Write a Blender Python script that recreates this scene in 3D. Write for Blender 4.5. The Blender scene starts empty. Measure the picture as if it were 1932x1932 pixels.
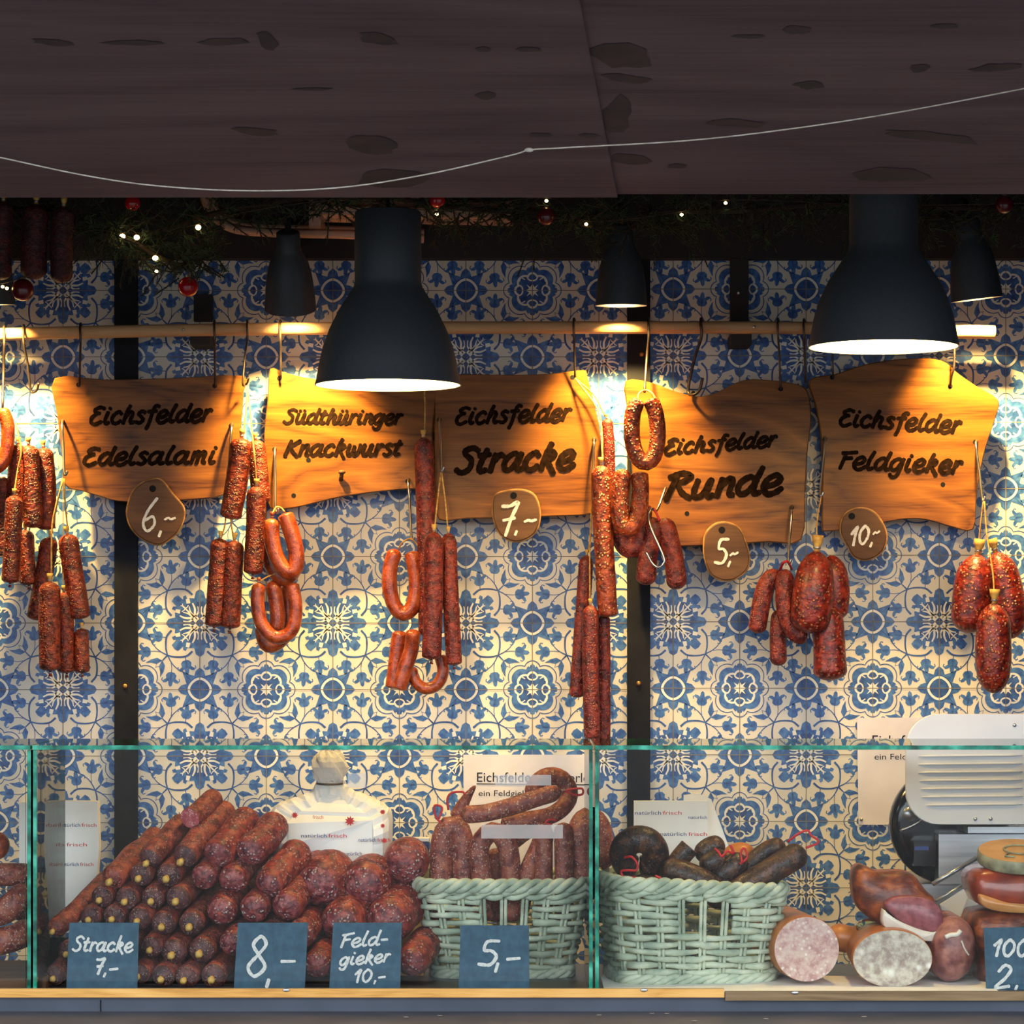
import bpy, math, random
from mathutils import Vector, Matrix
random.seed(7)
D, F, HZ, CZ = 6.5, 5400.0, 1200.0, 1.62     # distance of the tiled wall, focal length (px), horizon row, eye height
scene = bpy.context.scene
COL = scene.collection
R = math.radians
PI = math.pi

# ------------------------------------------------------------------ camera, sky, exposure
cam_d = bpy.data.cameras.new('camera'); cam = bpy.data.objects.new('camera', cam_d); COL.objects.link(cam)
cam.location = (0, -D, CZ); cam.rotation_euler = (R(90), 0, 0)
cam_d.sensor_width = 36; cam_d.lens = F/1932*36; cam_d.shift_y = (HZ-966)/1932
cam_d.clip_start = 0.05; cam_d.clip_end = 200
scene.camera = cam
vs = scene.view_settings
vs.view_transform = 'Standard'; vs.look = 'None'; vs.gamma = 1.0; vs.use_curve_mapping = False
vs.exposure = 0.0
SKY = 5.0
world = bpy.data.worlds.new('overcast_sky'); scene.world = world; world.use_nodes = True
wt = world.node_tree; wt.nodes.clear()
wo = wt.nodes.new('ShaderNodeOutputWorld'); wb = wt.nodes.new('ShaderNodeBackground')
tc = wt.nodes.new('ShaderNodeTexCoord'); sx = wt.nodes.new('ShaderNodeSeparateXYZ'); rp = wt.nodes.new('ShaderNodeValToRGB')
wt.links.new(tc.outputs['Generated'], sx.inputs[0]); wt.links.new(sx.outputs['Z'], rp.inputs[0])
e = rp.color_ramp.elements
e[0].position = 0.0; e[0].color = (.04, .045, .05, 1)
e[1].position = 1.0; e[1].color = (.86, .94, 1.0, 1)
q = e.new(.05); q.color = (.45, .48, .54, 1)
q = e.new(.14); q.color = (.86, .93, 1.0, 1)
wt.links.new(rp.outputs[0], wb.inputs[0]); wb.inputs[1].default_value = SKY
wt.links.new(wb.outputs[0], wo.inputs[0])
LAMP_W, SPOT_W = 23.0, 27.0
WARM = (1.0, .64, .20)

# ------------------------------------------------------------------ helpers
def P(px, py, y):
    k = (y+D)/F
    return Vector(((px-966)*k, y, CZ-(py-HZ)*k))
def L(n, y): return n*(y+D)/F
def srgb(r, g, b):
    f = lambda c: (c/255/12.92) if c/255 <= .04045 else ((c/255+.055)/1.055)**2.4
    return (f(r), f(g), f(b), 1)

class MB:
    """collects shapes; build() links them as ONE mesh object"""
    def __init__(s): s.v = []; s.f = []; s.m = []; s.uv = []; s.sm = []
    def face(s, idx, m=0, uv=None, smooth=False):
        s.f.append(idx); s.m.append(m); s.uv.append(uv); s.sm.append(smooth)
    def poly(s, pts, m=0):
        n = len(s.v); s.v += [Vector(p) for p in pts]; s.face(list(range(n, n+len(pts))), m)
    def box(s, c, d, m=0, mat=None):
        c = Vector(c); n = len(s.v)
        for i in range(8):
            p = Vector(((i & 1)-.5, ((i >> 1) & 1)-.5, (i >> 2)-.5)); p = Vector((p.x*d[0], p.y*d[1], p.z*d[2]))
            s.v.append((mat @ p if mat else p)+c)
        for q in ((0,2,3,1),(4,5,7,6),(0,1,5,4),(2,6,7,3),(0,4,6,2),(1,3,7,5)): s.face([n+k for k in q], m)
    def rings(s, rings, m=0, cap=(True, True), smooth=True, uvs=None, closed=False):
        n = len(s.v); k = len(rings[0])
        for r in rings: s.v += r
        N = len(rings)
        for i in range(N if closed else N-1):
            for j in range(k):
                a = n+i*k+j; b = n+i*k+(j+1) % k; i2 = (i+1) % N
                c = n+i2*k+(j+1) % k; d = n+i2*k+j
                uv = None
                if uvs: uv = [(j/k, uvs[i]), ((j+1)/k, uvs[i]), ((j+1)/k, uvs[i2]), (j/k, uvs[i2])]
                s.face([a, b, c, d], m, uv, smooth)
        if not closed:
            if cap[0]: s.face([n+j for j in range(k)][::-1], m, None, smooth)
            if cap[1]: s.face([n+(N-1)*k+j for j in range(k)], m, None, smooth)
    def tube(s, pts, r, seg=10, m=0, closed=False, flat=1.0, uvl=True):
        pts = [Vector(p) for p in pts]; N = len(pts)
        rr = r if isinstance(r, (list, tuple)) else [r]*N
        T = []
        for i in range(N):
            a = pts[(i-1) % N] if (closed or i > 0) else pts[i]
            b = pts[(i+1) % N] if (closed or i < N-1) else pts[i]
            t = b-a; T.append(t.normalized() if t.length > 1e-9 else Vector((0, 0, 1)))
        ref = Vector((0, -1, 0)) if abs(T[0].y) < .9 else Vector((0, 0, 1))
        nrm = (ref-T[0]*ref.dot(T[0])).normalized()
        rings = []; u = [0.0]
        for i in range(N):
            nrm = (nrm-T[i]*nrm.dot(T[i])); nrm.normalize()
            bn = T[i].cross(nrm)
            rings.append([pts[i]+(nrm*math.cos(2*PI*j/seg)*flat+bn*math.sin(2*PI*j/seg))*rr[i] for j in range(seg)])
            if i: u.append(u[-1]+(pts[i]-pts[i-1]).length)
        s.rings(rings, m, uvs=u, closed=closed)
    def lathe(s, prof, base, seg=40, m=0, axis=None, cap=(False, False)):
        base = Vector(base); M = axis or Matrix.Identity(3)
        s.rings([[base+M @ Vector((r*math.cos(2*PI*j/seg), r*math.sin(2*PI*j/seg), z)) for j in range(seg)] for r, z in prof], m, cap)
    def ball(s, c, r, seg=14, m=0, sq=(1, 1, 1)):
        c = Vector(c); n = max(6, seg//2)
        s.rings([[c+Vector((r*sq[0]*math.sin(PI*i/n)*math.cos(2*PI*j/seg), r*sq[1]*math.sin(PI*i/n)*math.sin(2*PI*j/seg), r*sq[2]*math.cos(PI*i/n))) for j in range(seg)]
                 for i in [.02]+list(range(1, n))+[n-.02]], m)
    def slab(s, outline, y0, y1, m=0, bev=0.0):
        """outline: (x,z) list; solid between y0 (front) and y1 with a small bevel"""
        n = len(outline)
        c = Vector((sum(p[0] for p in outline)/n, sum(p[1] for p in outline)/n))
        def ring(y, k): return [Vector((c.x+(p[0]-c.x)*k, y, c.y+(p[1]-c.y)*k)) for p in outline]
        if bev:
            k = 1-bev/max(1e-6, max((Vector(p)-c).length for p in outline))
            rg = [ring(y0, k), ring(y0+bev, 1), ring(y1-bev, 1), ring(y1, k)]
        else: rg = [ring(y0, 1), ring(y1, 1)]
        s.rings(rg, m, smooth=False)
    def build(s, name, mats, parent=None, origin=(0, 0, 0), rel=None):
        """origin: where a top-level thing stands; children keep the origin of their thing"""
        o0 = Vector(origin)
        if parent is not None:
            o0 = Vector((0, 0, 0)); q_ = parent
            while q_ is not None: o0 = o0+q_.location; q_ = q_.parent
        me = bpy.data.meshes.new(name)
        me.from_pydata([tuple(p-o0) for p in s.v], [], s.f)
        for mt in (mats if isinstance(mats, (list, tuple)) else [mats]): me.materials.append(mt)
        me.polygons.foreach_set('material_index', s.m)
        me.polygons.foreach_set('use_smooth', s.sm)
        if any(u is not None for u in s.uv):
            ul = me.uv_layers.new(name='UVMap'); k = 0; flat = []
            for fc, u in zip(s.f, s.uv):
                if u is None: flat += [0.0, 0.0]*len(fc)
                else:
                    for a in u: flat += [a[0], a[1]]
            ul.data.foreach_set('uv', flat)
        me.update()
        o = bpy.data.objects.new(name, me); COL.objects.link(o)
        if parent is not None: o.parent = parent
        else: o.location = o0
        return o

def tag(o, label=None, cat=None, group=None, kind=None):
    if label: o['label'] = label
    if cat: o['category'] = cat
    if group: o['group'] = group
    if kind: o['kind'] = kind
    return o
def empty(name, loc):
    o = bpy.data.objects.new(name, None); COL.objects.link(o); o.location = loc; o.empty_display_size = .02
    return o

def catmull(pts, n=8, closed=False):
    pts = [Vector(p) for p in pts]; N = len(pts); out = []
    if N == 2 and not closed:
        return [pts[0].lerp(pts[1], i/n) for i in range(n+1)]
    for i in range(N if closed else N-1):
        if closed: a, b, c, d = (pts[(i+k) % N] for k in (-1, 0, 1, 2))
        else:
            b, c = pts[i], pts[i+1]
            a = pts[i-1] if i else b*2-c
            d = pts[i+2] if i+2 < N else c*2-b
        for k in range(n):
            t = k/n
            out.append(.5*((2*b)+(c-a)*t+(2*a-5*b+4*c-d)*t*t+(3*b-a-3*c+d)*t**3))
    if not closed: out.append(pts[-1])
    return out
def resample(pts, n):
    ds = [0.0]
    for a, b in zip(pts, pts[1:]): ds.append(ds[-1]+(b-a).length)
    out = []; j = 0
    for i in range(n):
        s = ds[-1]*i/(n-1)
        while j < len(ds)-2 and ds[j+1] < s: j += 1
        q = (s-ds[j])/max(1e-9, ds[j+1]-ds[j])
        out.append(pts[j].lerp(pts[j+1], min(1, max(0, q))))
    return out, ds[-1]

# ------------------------------------------------------------------ materials (all node based)
def mat(name, c1, c2=None, scale=8, rough=.6, bump=0, bscale=None, metal=0, stretch=(1, 1, 1), spec=.5, detail=5, lo=.35, hi=.65,
        coord='Object', c3=None, emit=None, estr=0, trans=0, coat=0, vary=0, sheen=0):
    m = bpy.data.materials.new(name); m.use_nodes = True; t = m.node_tree; b = t.nodes['Principled BSDF']
    b.inputs['Roughness'].default_value = rough; b.inputs['Metallic'].default_value = metal
    b.inputs['Specular IOR Level'].default_value = spec; b.inputs['Coat Weight'].default_value = coat
    b.inputs['Transmission Weight'].default_value = trans
    b.inputs['Base Color'].default_value = c1
    if emit: b.inputs['Emission Color'].default_value = emit; b.inputs['Emission Strength'].default_value = estr
    if c2 or bump:
        co = t.nodes.new('ShaderNodeTexCoord'); mp = t.nodes.new('ShaderNodeMapping'); mp.inputs['Scale'].default_value = stretch
        t.links.new(co.outputs[coord], mp.inputs[0])
        if vary:
            oi = t.nodes.new('ShaderNodeObjectInfo'); ml = t.nodes.new('ShaderNodeVectorMath'); ml.operation = 'SCALE'
            ml.inputs[0].default_value = (17, 29, 41); t.links.new(oi.outputs['Random'], ml.inputs['Scale'])
            t.links.new(ml.outputs[0], mp.inputs['Location'])
    if c2:
        n = t.nodes.new('ShaderNodeTexNoise'); n.inputs['Scale'].default_value = scale; n.inputs['Detail'].default_value = detail
        t.links.new(mp.outputs[0], n.inputs['Vector'])
        r = t.nodes.new('ShaderNodeValToRGB'); r.color_ramp.elements[0].position = lo; r.color_ramp.elements[1].position = hi
        r.color_ramp.elements[0].color = c1; r.color_ramp.elements[1].color = c2
        if c3: q = r.color_ramp.elements.new((lo+hi)/2); q.color = c3
        t.links.new(n.outputs['Fac'], r.inputs[0]); t.links.new(r.outputs[0], b.inputs['Base Color'])
    if bump:
        n2 = t.nodes.new('ShaderNodeTexNoise'); n2.inputs['Scale'].default_value = bscale or scale; n2.inputs['Detail'].default_value = 4
        t.links.new(mp.outputs[0], n2.inputs['Vector'])
        bm_ = t.nodes.new('ShaderNodeBump'); bm_.inputs['Strength'].default_value = bump; bm_.inputs['Distance'].default_value = .003
        t.links.new(n2.outputs['Fac'], bm_.inputs['Height']); t.links.new(bm_.outputs[0], b.inputs['Normal'])
    return m

def sausage_mat(name, dark, mid, light, speck, vs=170, amount=.5, wrinkle=.6, wv=90, rough=.5, big=22, coat=0.0):
    """casing: mottled meat colour, pale fat specks, fine wrinkles running round the sausage"""
    m = bpy.data.materials.new(name); m.use_nodes = True; t = m.node_tree; N = t.nodes.new; K = t.links.new
    b = t.nodes['Principled BSDF']; b.inputs['Roughness'].default_value = rough; b.inputs['Coat Weight'].default_value = coat
    b.inputs['Coat Roughness'].default_value = .25
    co = N('ShaderNodeTexCoord'); oi = N('ShaderNodeObjectInfo')
    sc_ = N('ShaderNodeVectorMath'); sc_.operation = 'SCALE'; sc_.inputs[0].default_value = (13, 7, 23); K(oi.outputs['Random'], sc_.inputs['Scale'])
    ad = N('ShaderNodeVectorMath'); ad.operation = 'ADD'; K(co.outputs['Object'], ad.inputs[0]); K(sc_.outputs[0], ad.inputs[1])
    n1 = N('ShaderNodeTexNoise'); n1.inputs['Scale'].default_value = big; n1.inputs['Detail'].default_value = 8; n1.inputs['Roughness'].default_value = .72; K(ad.outputs[0], n1.inputs['Vector'])
    r1 = N('ShaderNodeValToRGB'); el = r1.color_ramp.elements; el[0].position = .40; el[1].position = .61; el[0].color = dark; el[1].color = light
    q = el.new(.5); q.color = mid; K(n1.outputs['Fac'], r1.inputs[0])
    vo = N('ShaderNodeTexVoronoi'); vo.inputs['Scale'].default_value = vs; vo.inputs['Randomness'].default_value = 1; K(ad.outputs[0], vo.inputs['Vector'])
    r2 = N('ShaderNodeValToRGB'); r2.color_ramp.elements[0].position = .14; r2.color_ramp.elements[1].position = .42
    r2.color_ramp.elements[0].color = (1, 1, 1, 1); r2.color_ramp.elements[1].color = (0, 0, 0, 1); K(vo.outputs['Distance'], r2.inputs[0])
    n3 = N('ShaderNodeTexNoise'); n3.inputs['Scale'].default_value = vs*.33; n3.inputs['Detail'].default_value = 3; K(ad.outputs[0], n3.inputs['Vector'])
    r3 = N('ShaderNodeValToRGB'); r3.color_ramp.elements[0].position = .42; r3.color_ramp.elements[1].position = .55; K(n3.outputs['Fac'], r3.inputs[0])
    mu = N('ShaderNodeMath'); mu.operation = 'MULTIPLY'; K(r2.outputs[0], mu.inputs[0]); K(r3.outputs[0], mu.inputs[1])
    mu2 = N('ShaderNodeMath'); mu2.operation = 'MULTIPLY'; K(mu.outputs[0], mu2.inputs[0]); mu2.inputs[1].default_value = amount
    mx = N('ShaderNodeMix'); mx.data_type = 'RGBA'; K(mu2.outputs[0], mx.inputs[0]); K(r1.outputs[0], mx.inputs[6]); mx.inputs[7].default_value = speck
    K(mx.outputs[2], b.inputs['Base Color'])
    mp = N('ShaderNodeMapping'); mp.inputs['Scale'].default_value = (6, wv, 1); K(co.outputs['UV'], mp.inputs[0])
    n2 = N('ShaderNodeTexNoise'); n2.inputs['Scale'].default_value = 1.6; n2.inputs['Detail'].default_value = 5; n2.inputs['Distortion'].default_value = .6; K(mp.outputs[0], n2.inputs['Vector'])
    a2 = N('ShaderNodeMath'); a2.operation = 'ADD'; K(n2.outputs['Fac'], a2.inputs[0]); K(mu.outputs[0], a2.inputs[1])
    bu = N('ShaderNodeBump'); bu.inputs['Strength'].default_value = wrinkle; bu.inputs['Distance'].default_value = .006
    K(a2.outputs[0], bu.inputs['Height']); K(bu.outputs[0], b.inputs['Normal'])
    return m

def wood_mat(name, dark, mid, light, scale=3.0, along='X', rough=.45, rings=9, bump=.15):
    m = bpy.data.materials.new(name); m.use_nodes = True; t = m.node_tree; N = t.nodes.new; K = t.links.new
    b = t.nodes['Principled BSDF']; b.inputs['Roughness'].default_value = rough; b.inputs['Specular IOR Level'].default_value = .25
    co = N('ShaderNodeTexCoord'); oi = N('ShaderNodeObjectInfo')
    sc_ = N('ShaderNodeVectorMath'); sc_.operation = 'SCALE'; sc_.inputs[0].default_value = (3, 7, 5); K(oi.outputs['Random'], sc_.inputs['Scale'])
    mp = N('ShaderNodeMapping'); mp.inputs['Scale'].default_value = {'X': (.22, 1, 1), 'Z': (1, 1, .18), 'Y': (1, .2, 1)}[along]
    K(co.outputs['Object'], mp.inputs[0]); K(sc_.outputs[0], mp.inputs['Location'])
    wn = N('ShaderNodeTexNoise'); wn.inputs['Scale'].default_value = scale; wn.inputs['Detail'].default_value = 3; wn.inputs['Distortion'].default_value = .9; K(mp.outputs[0], wn.inputs['Vector'])
    mu = N('ShaderNodeMath'); mu.operation = 'MULTIPLY'; mu.inputs[1].default_value = rings; K(wn.outputs['Fac'], mu.inputs[0])
    fr = N('ShaderNodeMath'); fr.operation = 'PINGPONG'; fr.inputs[1].default_value = .5; K(mu.outputs[0], fr.inputs[0])
    mp2 = N('ShaderNodeMapping'); mp2.inputs['Scale'].default_value = {'X': (.06, 1, 1), 'Z': (1, 1, .06), 'Y': (1, .06, 1)}[along]; K(co.outputs['Object'], mp2.inputs[0])
    n2 = N('ShaderNodeTexNoise'); n2.inputs['Scale'].default_value = scale*45; n2.inputs['Detail'].default_value = 4; K(mp2.outputs[0], n2.inputs['Vector'])
    ad = N('ShaderNodeMath'); ad.operation = 'MULTIPLY_ADD'; K(n2.outputs['Fac'], ad.inputs[0]); ad.inputs[1].default_value = .8; K(fr.outputs[0], ad.inputs[2])
    r = N('ShaderNodeValToRGB'); el = r.color_ramp.elements; el[0].position = .25; el[1].position = .98; el[0].color = dark; el[1].color = light
    q = el.new(.5); q.color = mid; K(ad.outputs[0], r.inputs[0]); K(r.outputs[0], b.inputs['Base Color'])
    if bump:
        bu = N('ShaderNodeBump'); bu.inputs['Strength'].default_value = bump; bu.inputs['Distance'].default_value = .002
        K(ad.outputs[0], bu.inputs['Height']); K(bu.outputs[0], b.inputs['Normal'])
    return m

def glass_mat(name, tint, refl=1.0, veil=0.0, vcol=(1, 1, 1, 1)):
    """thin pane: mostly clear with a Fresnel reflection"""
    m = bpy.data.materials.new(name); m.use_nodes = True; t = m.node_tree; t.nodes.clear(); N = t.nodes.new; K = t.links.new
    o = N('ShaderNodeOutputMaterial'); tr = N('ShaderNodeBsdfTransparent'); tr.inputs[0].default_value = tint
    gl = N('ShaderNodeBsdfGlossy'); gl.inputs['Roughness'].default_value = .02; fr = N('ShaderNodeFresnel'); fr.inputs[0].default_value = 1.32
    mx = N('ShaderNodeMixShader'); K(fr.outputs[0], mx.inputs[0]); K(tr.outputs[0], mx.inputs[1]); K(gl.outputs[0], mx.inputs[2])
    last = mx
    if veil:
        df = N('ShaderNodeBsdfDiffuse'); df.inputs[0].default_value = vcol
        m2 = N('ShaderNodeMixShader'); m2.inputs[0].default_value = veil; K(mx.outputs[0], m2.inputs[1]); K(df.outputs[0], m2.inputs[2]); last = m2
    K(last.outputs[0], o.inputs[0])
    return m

M = {}
M['tile'] = mat('tile_glaze', srgb(212, 203, 184), srgb(224, 216, 200), 5, .32, spec=.4, bump=.05, bscale=14)
M['grout'] = mat('tile_joint', srgb(122, 116, 104), rough=.8)
M['blue'] = mat('painted_blue', srgb(34, 78, 146), srgb(82, 128, 184), 75, .35, detail=6, lo=.38, hi=.72)
M['blue_dark'] = mat('painted_dark_blue', srgb(24, 54, 112), srgb(52, 96, 160), 60, .35, detail=6)
M['tile_white'] = mat('painted_white', srgb(232, 226, 210), rough=.32)
M['black_wood'] = mat('black_painted_wood', srgb(20, 21, 27), srgb(27, 28, 34), 30, .7, bump=.1, spec=.2)
M['dark_wood'] = mat('dark_wood', srgb(30, 24, 24), srgb(44, 34, 32), 12, .75, stretch=(.2, 1, 1))
M['flap'] = wood_mat('plywood', srgb(82, 64, 70), srgb(94, 74, 80), srgb(108, 88, 92), 1.6, 'X', .85, 5, .05)
M['knot'] = mat('knot_stain', srgb(48, 36, 38), srgb(66, 50, 52), 14, .85)
M['wire'] = mat('dark_steel', srgb(96, 84, 74), srgb(60, 52, 48), 40, .4, metal=.8)
M['steel'] = mat('bright_steel', srgb(190, 190, 188), rough=.28, metal=1)
M['cord'] = mat('pale_cord', srgb(196, 188, 176), srgb(160, 150, 138), 60, .9)
M['twine'] = mat('hemp_twine', srgb(206, 164, 96), srgb(150, 108, 56), 120, .95)
M['red_tie'] = mat('red_tie', srgb(190, 24, 32), rough=.5)
M['casing_end'] = mat('casing_end', srgb(206, 168, 84), srgb(168, 118, 56), 90, .6)
M['clip'] = mat('clip_metal', srgb(200, 200, 196), rough=.3, metal=.9)
M['lamp'] = mat('charcoal_enamel', srgb(52, 58, 64), srgb(58, 64, 70), 200, .5, spec=.45)
M['lamp_in'] = mat('white_enamel', srgb(244, 240, 230), rough=.5)
M['lamp_glow'] = mat('lit_bulb', (1, .8, .5, 1), emit=(1, .80, .50, 1), estr=40)
M['fairy'] = mat('fairy_bulb', (1, .75, .3, 1), emit=(1, .72, .28, 1), estr=14)
M['rail'] = wood_mat('pale_rail_wood', srgb(168, 124, 84), srgb(190, 146, 102), srgb(204, 164, 118), 4, 'X', .5, 4, .05)
M['board'] = wood_mat('oiled_oak', srgb(66, 35, 9), srgb(108, 63, 17), srgb(138, 86, 28), 5.0, 'X', .40, 9, .15)
M['slice'] = wood_mat('tag_wood', srgb(66, 43, 30), srgb(82, 55, 38), srgb(100, 70, 48), 6, 'X', .6, 5, .1)
M['bark'] = mat('bark_edge', srgb(120, 82, 44), srgb(170, 126, 74), 60, .8)
M['burnt'] = mat('burnt_lettering', srgb(20, 13, 10), srgb(38, 25, 18), 90, .9, spec=.0)
M['chalk'] = mat('chalk', srgb(228, 226, 220), srgb(200, 198, 194), 200, .95)
M['slate'] = mat('slate_board', srgb(44, 74, 92), srgb(58, 92, 112), 60, .6, spec=.3)
M['lip'] = wood_mat('pale_pine', srgb(176, 120, 54), srgb(206, 152, 78), srgb(222, 172, 100), 5, 'X', .55, 8, .1)
M['lip_grey'] = wood_mat('weathered_pine', srgb(96, 74, 52), srgb(114, 92, 64), srgb(134, 110, 80), 5, 'X', .65, 8, .1)
M['counter'] = mat('dark_counter_laminate', srgb(42, 52, 66), srgb(54, 62, 76), 9, .38, spec=.5, bump=.06)
M['ledge'] = mat('worn_counter_ledge', srgb(42, 46, 58), srgb(70, 66, 72), 5, .42, spec=.5, bump=.1, stretch=(1, 2, 1))
M['glass'] = glass_mat('clear_glass', (.975, .99, .985, 1))
M['glass_side'] = glass_mat('green_tinted_glass', (.74, .86, .82, 1))
M['glass_edge'] = mat('green_glass_edge', srgb(6, 74, 62), srgb(84, 196, 166), 26, .15, spec=.6, coat=.4, lo=.36, hi=.68, c3=srgb(24, 138, 112))
M['pane_reflection'] = glass_mat('painted_pane_reflection', (.8, .8, .8, 1), veil=.32, vcol=srgb(235, 232, 225))  # pale film that paints window reflections onto the front glass
M['paper'] = mat('white_paper', srgb(244, 242, 236), srgb(236, 233, 228), 14, .8, bump=.15, bscale=9)
M['note'] = mat('creased_note_paper', srgb(206, 200, 206), srgb(222, 216, 220), 9, .85, bump=.6, bscale=12)
M['ink'] = mat('black_ink', srgb(24, 24, 28), rough=.8, spec=.1)
M['ink_blue'] = mat('blue_print', srgb(50, 70, 130), rough=.8)
M['ink_red'] = mat('red_print', srgb(200, 50, 50), rough=.8)
M['wicker'] = mat('grey_washed_wicker', srgb(146, 160, 140), srgb(196, 204, 180), 22, .75, bump=.3, bscale=90, stretch=(1, 1, 1), lo=.38, hi=.62)
M['wicker_in'] = mat('wicker_core', srgb(100, 108, 92), srgb(130, 138, 118), 22, .85)
M['mustard'] = mat('mustard_plastic', srgb(206, 140, 28), rough=.5)
M['plastic_white'] = mat('white_enamel_plate', srgb(226, 228, 230), srgb(214, 216, 220), 6, .35, spec=.5)
M['black_gloss'] = mat('black_gloss', srgb(18, 19, 24), rough=.15, spec=.6)
M['alu'] = mat('brushed_aluminium', srgb(196, 198, 200), srgb(170, 172, 176), 5, .3, metal=.85, stretch=(1, 1, 20))
M['fir'] = mat('fir_needles', srgb(28, 54, 34), srgb(62, 86, 48), 30, .7)
M['twig'] = mat('twig', srgb(50, 36, 26), rough=.9)
M['bauble_red'] = mat('red_bauble', srgb(170, 12, 24), rough=.2, coat=.5)
M['bauble_dark'] = mat('dark_red_bauble', srgb(90, 14, 20), rough=.3, coat=.4)
M['sled'] = wood_mat('sledge_wood', srgb(176, 136, 116), srgb(196, 156, 134), srgb(210, 172, 148), 5, 'X', .6, 4, .05)
M['white_fat'] = mat('bacon_fat', srgb(226, 220, 206), srgb(212, 202, 186), 30, .45, coat=.2)

M['salami'] = sausage_mat('salami_casing', srgb(58, 14, 9), srgb(112, 32, 16), srgb(156, 58, 28), srgb(214, 140, 92), 190, .55, .8, 95, .42, 55)
M['stracke'] = sausage_mat('stracke_casing', srgb(62, 14, 16), srgb(112, 32, 28), srgb(148, 54, 38), srgb(214, 146, 120), 210, .55, .6, 80, .45, 60)
M['coarse'] = sausage_mat('coarse_salami_casing', srgb(84, 22, 12), srgb(140, 50, 24), srgb(176, 82, 42), srgb(228, 176, 124), 120, .8, .9, 60, .42, 60)
M['knack'] = sausage_mat('smoked_sausage_casing', srgb(112, 38, 14), srgb(158, 62, 24), srgb(180, 84, 38), srgb(216, 134, 84), 260, .25, .3, 60, .32, 35, .3)
M['feld'] = sausage_mat('feldgieker_casing', srgb(62, 9, 8), srgb(118, 24, 16), srgb(160, 52, 30), srgb(222, 146, 98), 110, .7, .8, 50, .38, 60, .2)
M['pile_thin'] = sausage_mat('dried_salami_casing', srgb(76, 24, 20), srgb(126, 46, 34), srgb(164, 76, 48), srgb(210, 160, 142), 220, .7, .6, 90, .5, 50)
M['pile_thick'] = sausage_mat('thick_salami_casing', srgb(72, 16, 18), srgb(122, 36, 32), srgb(162, 66, 44), srgb(218, 166, 146), 150, .95, .8, 70, .42, 50)
M['thick_end'] = sausage_mat('puckered_salami_end', srgb(70, 18, 26), srgb(122, 46, 50), srgb(158, 84, 80), srgb(222, 190, 188), 130, 1.0, .9, 60, .42, 70)
M['ring'] = sausage_mat('round_sausage_casing', srgb(96, 38, 34), srgb(136, 64, 52), srgb(162, 90, 64), srgb(222, 192, 172), 200, .85, .5, 70, .48, 55)
M['blood'] = sausage_mat('blood_sausage_casing', srgb(26, 17, 17), srgb(50, 31, 25), srgb(96, 58, 34), srgb(120, 84, 60), 200, .35, .5, 60, .42, 45, .05)
M['shaded_casing'] = sausage_mat('shade_darkened_casing', srgb(34, 8, 10), srgb(62, 15, 16), srgb(86, 24, 20), srgb(120, 70, 60), 210, .3, .6, 80, .6, 60)  # casing colour darkened to carry the shade of the upper left corner
M['mouldy'] = sausage_mat('mouldy_tip', srgb(44, 18, 22), srgb(78, 36, 38), srgb(104, 56, 54), srgb(206, 186, 178), 230, .8, .7, 60, .55, 70)
M['cut_pink'] = sausage_mat('cut_sausage_face', srgb(176, 130, 124), srgb(196, 160, 150), srgb(206, 180, 168), srgb(236, 230, 220), 110, .7, .05, 10, .5, 55)
M['cut_grey'] = sausage_mat('cut_brawn_face', srgb(152, 132, 120), srgb(178, 164, 148), srgb(204, 194, 176), srgb(236, 232, 218), 46, 1.0, .1, 10, .42, 60)
M['cut_red'] = sausage_mat('cut_salami_face', srgb(150, 60, 66), srgb(176, 84, 88), srgb(190, 108, 106), srgb(228, 190, 186), 200, .8, .05, 10, .5, 60)
M['brown_skin'] = mat('brown_sausage_skin', srgb(164, 92, 34), srgb(190, 118, 50), 12, .4, coat=.15)
M['smoked'] = mat('smoked_ham_rind', srgb(48, 16, 8), srgb(176, 92, 36), 24, .45, bump=.9, bscale=45, coat=.15, detail=9, c3=srgb(108, 44, 18), lo=.3, hi=.68, stretch=(1, 1, 1.6))
M['ham'] = mat('ham_face', srgb(118, 54, 62), srgb(160, 90, 94), 60, .45, coat=.25, detail=7)
M['loin'] = mat('cured_loin', srgb(96, 42, 44), srgb(170, 112, 100), 34, .5, coat=.1, detail=9, bump=.35, bscale=70)
M['bacon'] = mat('bacon_meat', srgb(110, 34, 18), srgb(160, 62, 30), 22, .32, coat=.5, bump=.3, bscale=30)
M['bacon_fat2'] = mat('smoked_fat', srgb(186, 120, 60), srgb(206, 146, 84), 20, .4, coat=.3)
M['lid_top'] = mat('brass_lid', srgb(206, 156, 84), srgb(186, 136, 66), 30, .4, metal=.3)
M['lid_rim'] = mat('pale_lid_rim', srgb(160, 158, 124), srgb(110, 106, 84), 40, .5)

# ------------------------------------------------------------------ setting: ground, walls, ceiling, awning flap
def struct(mb, name, mats, label):
    o = mb.build(name, mats); return tag(o, label, None, None, 'structure')
b = MB(); b.box((0, -28, -.05), (70, 64, .1)); struct(b, 'floor', mat('cobbles', srgb(54, 52, 52), srgb(70, 68, 68), 9, .8, bump=.6), 'grey market paving in front of the stall')

T = 125.5*D/F           # tile edge
ALIGN = Vector
def zc(py): return CZ-(py-HZ)*D/F
def xc(px): return (px-966)*D/F

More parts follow.
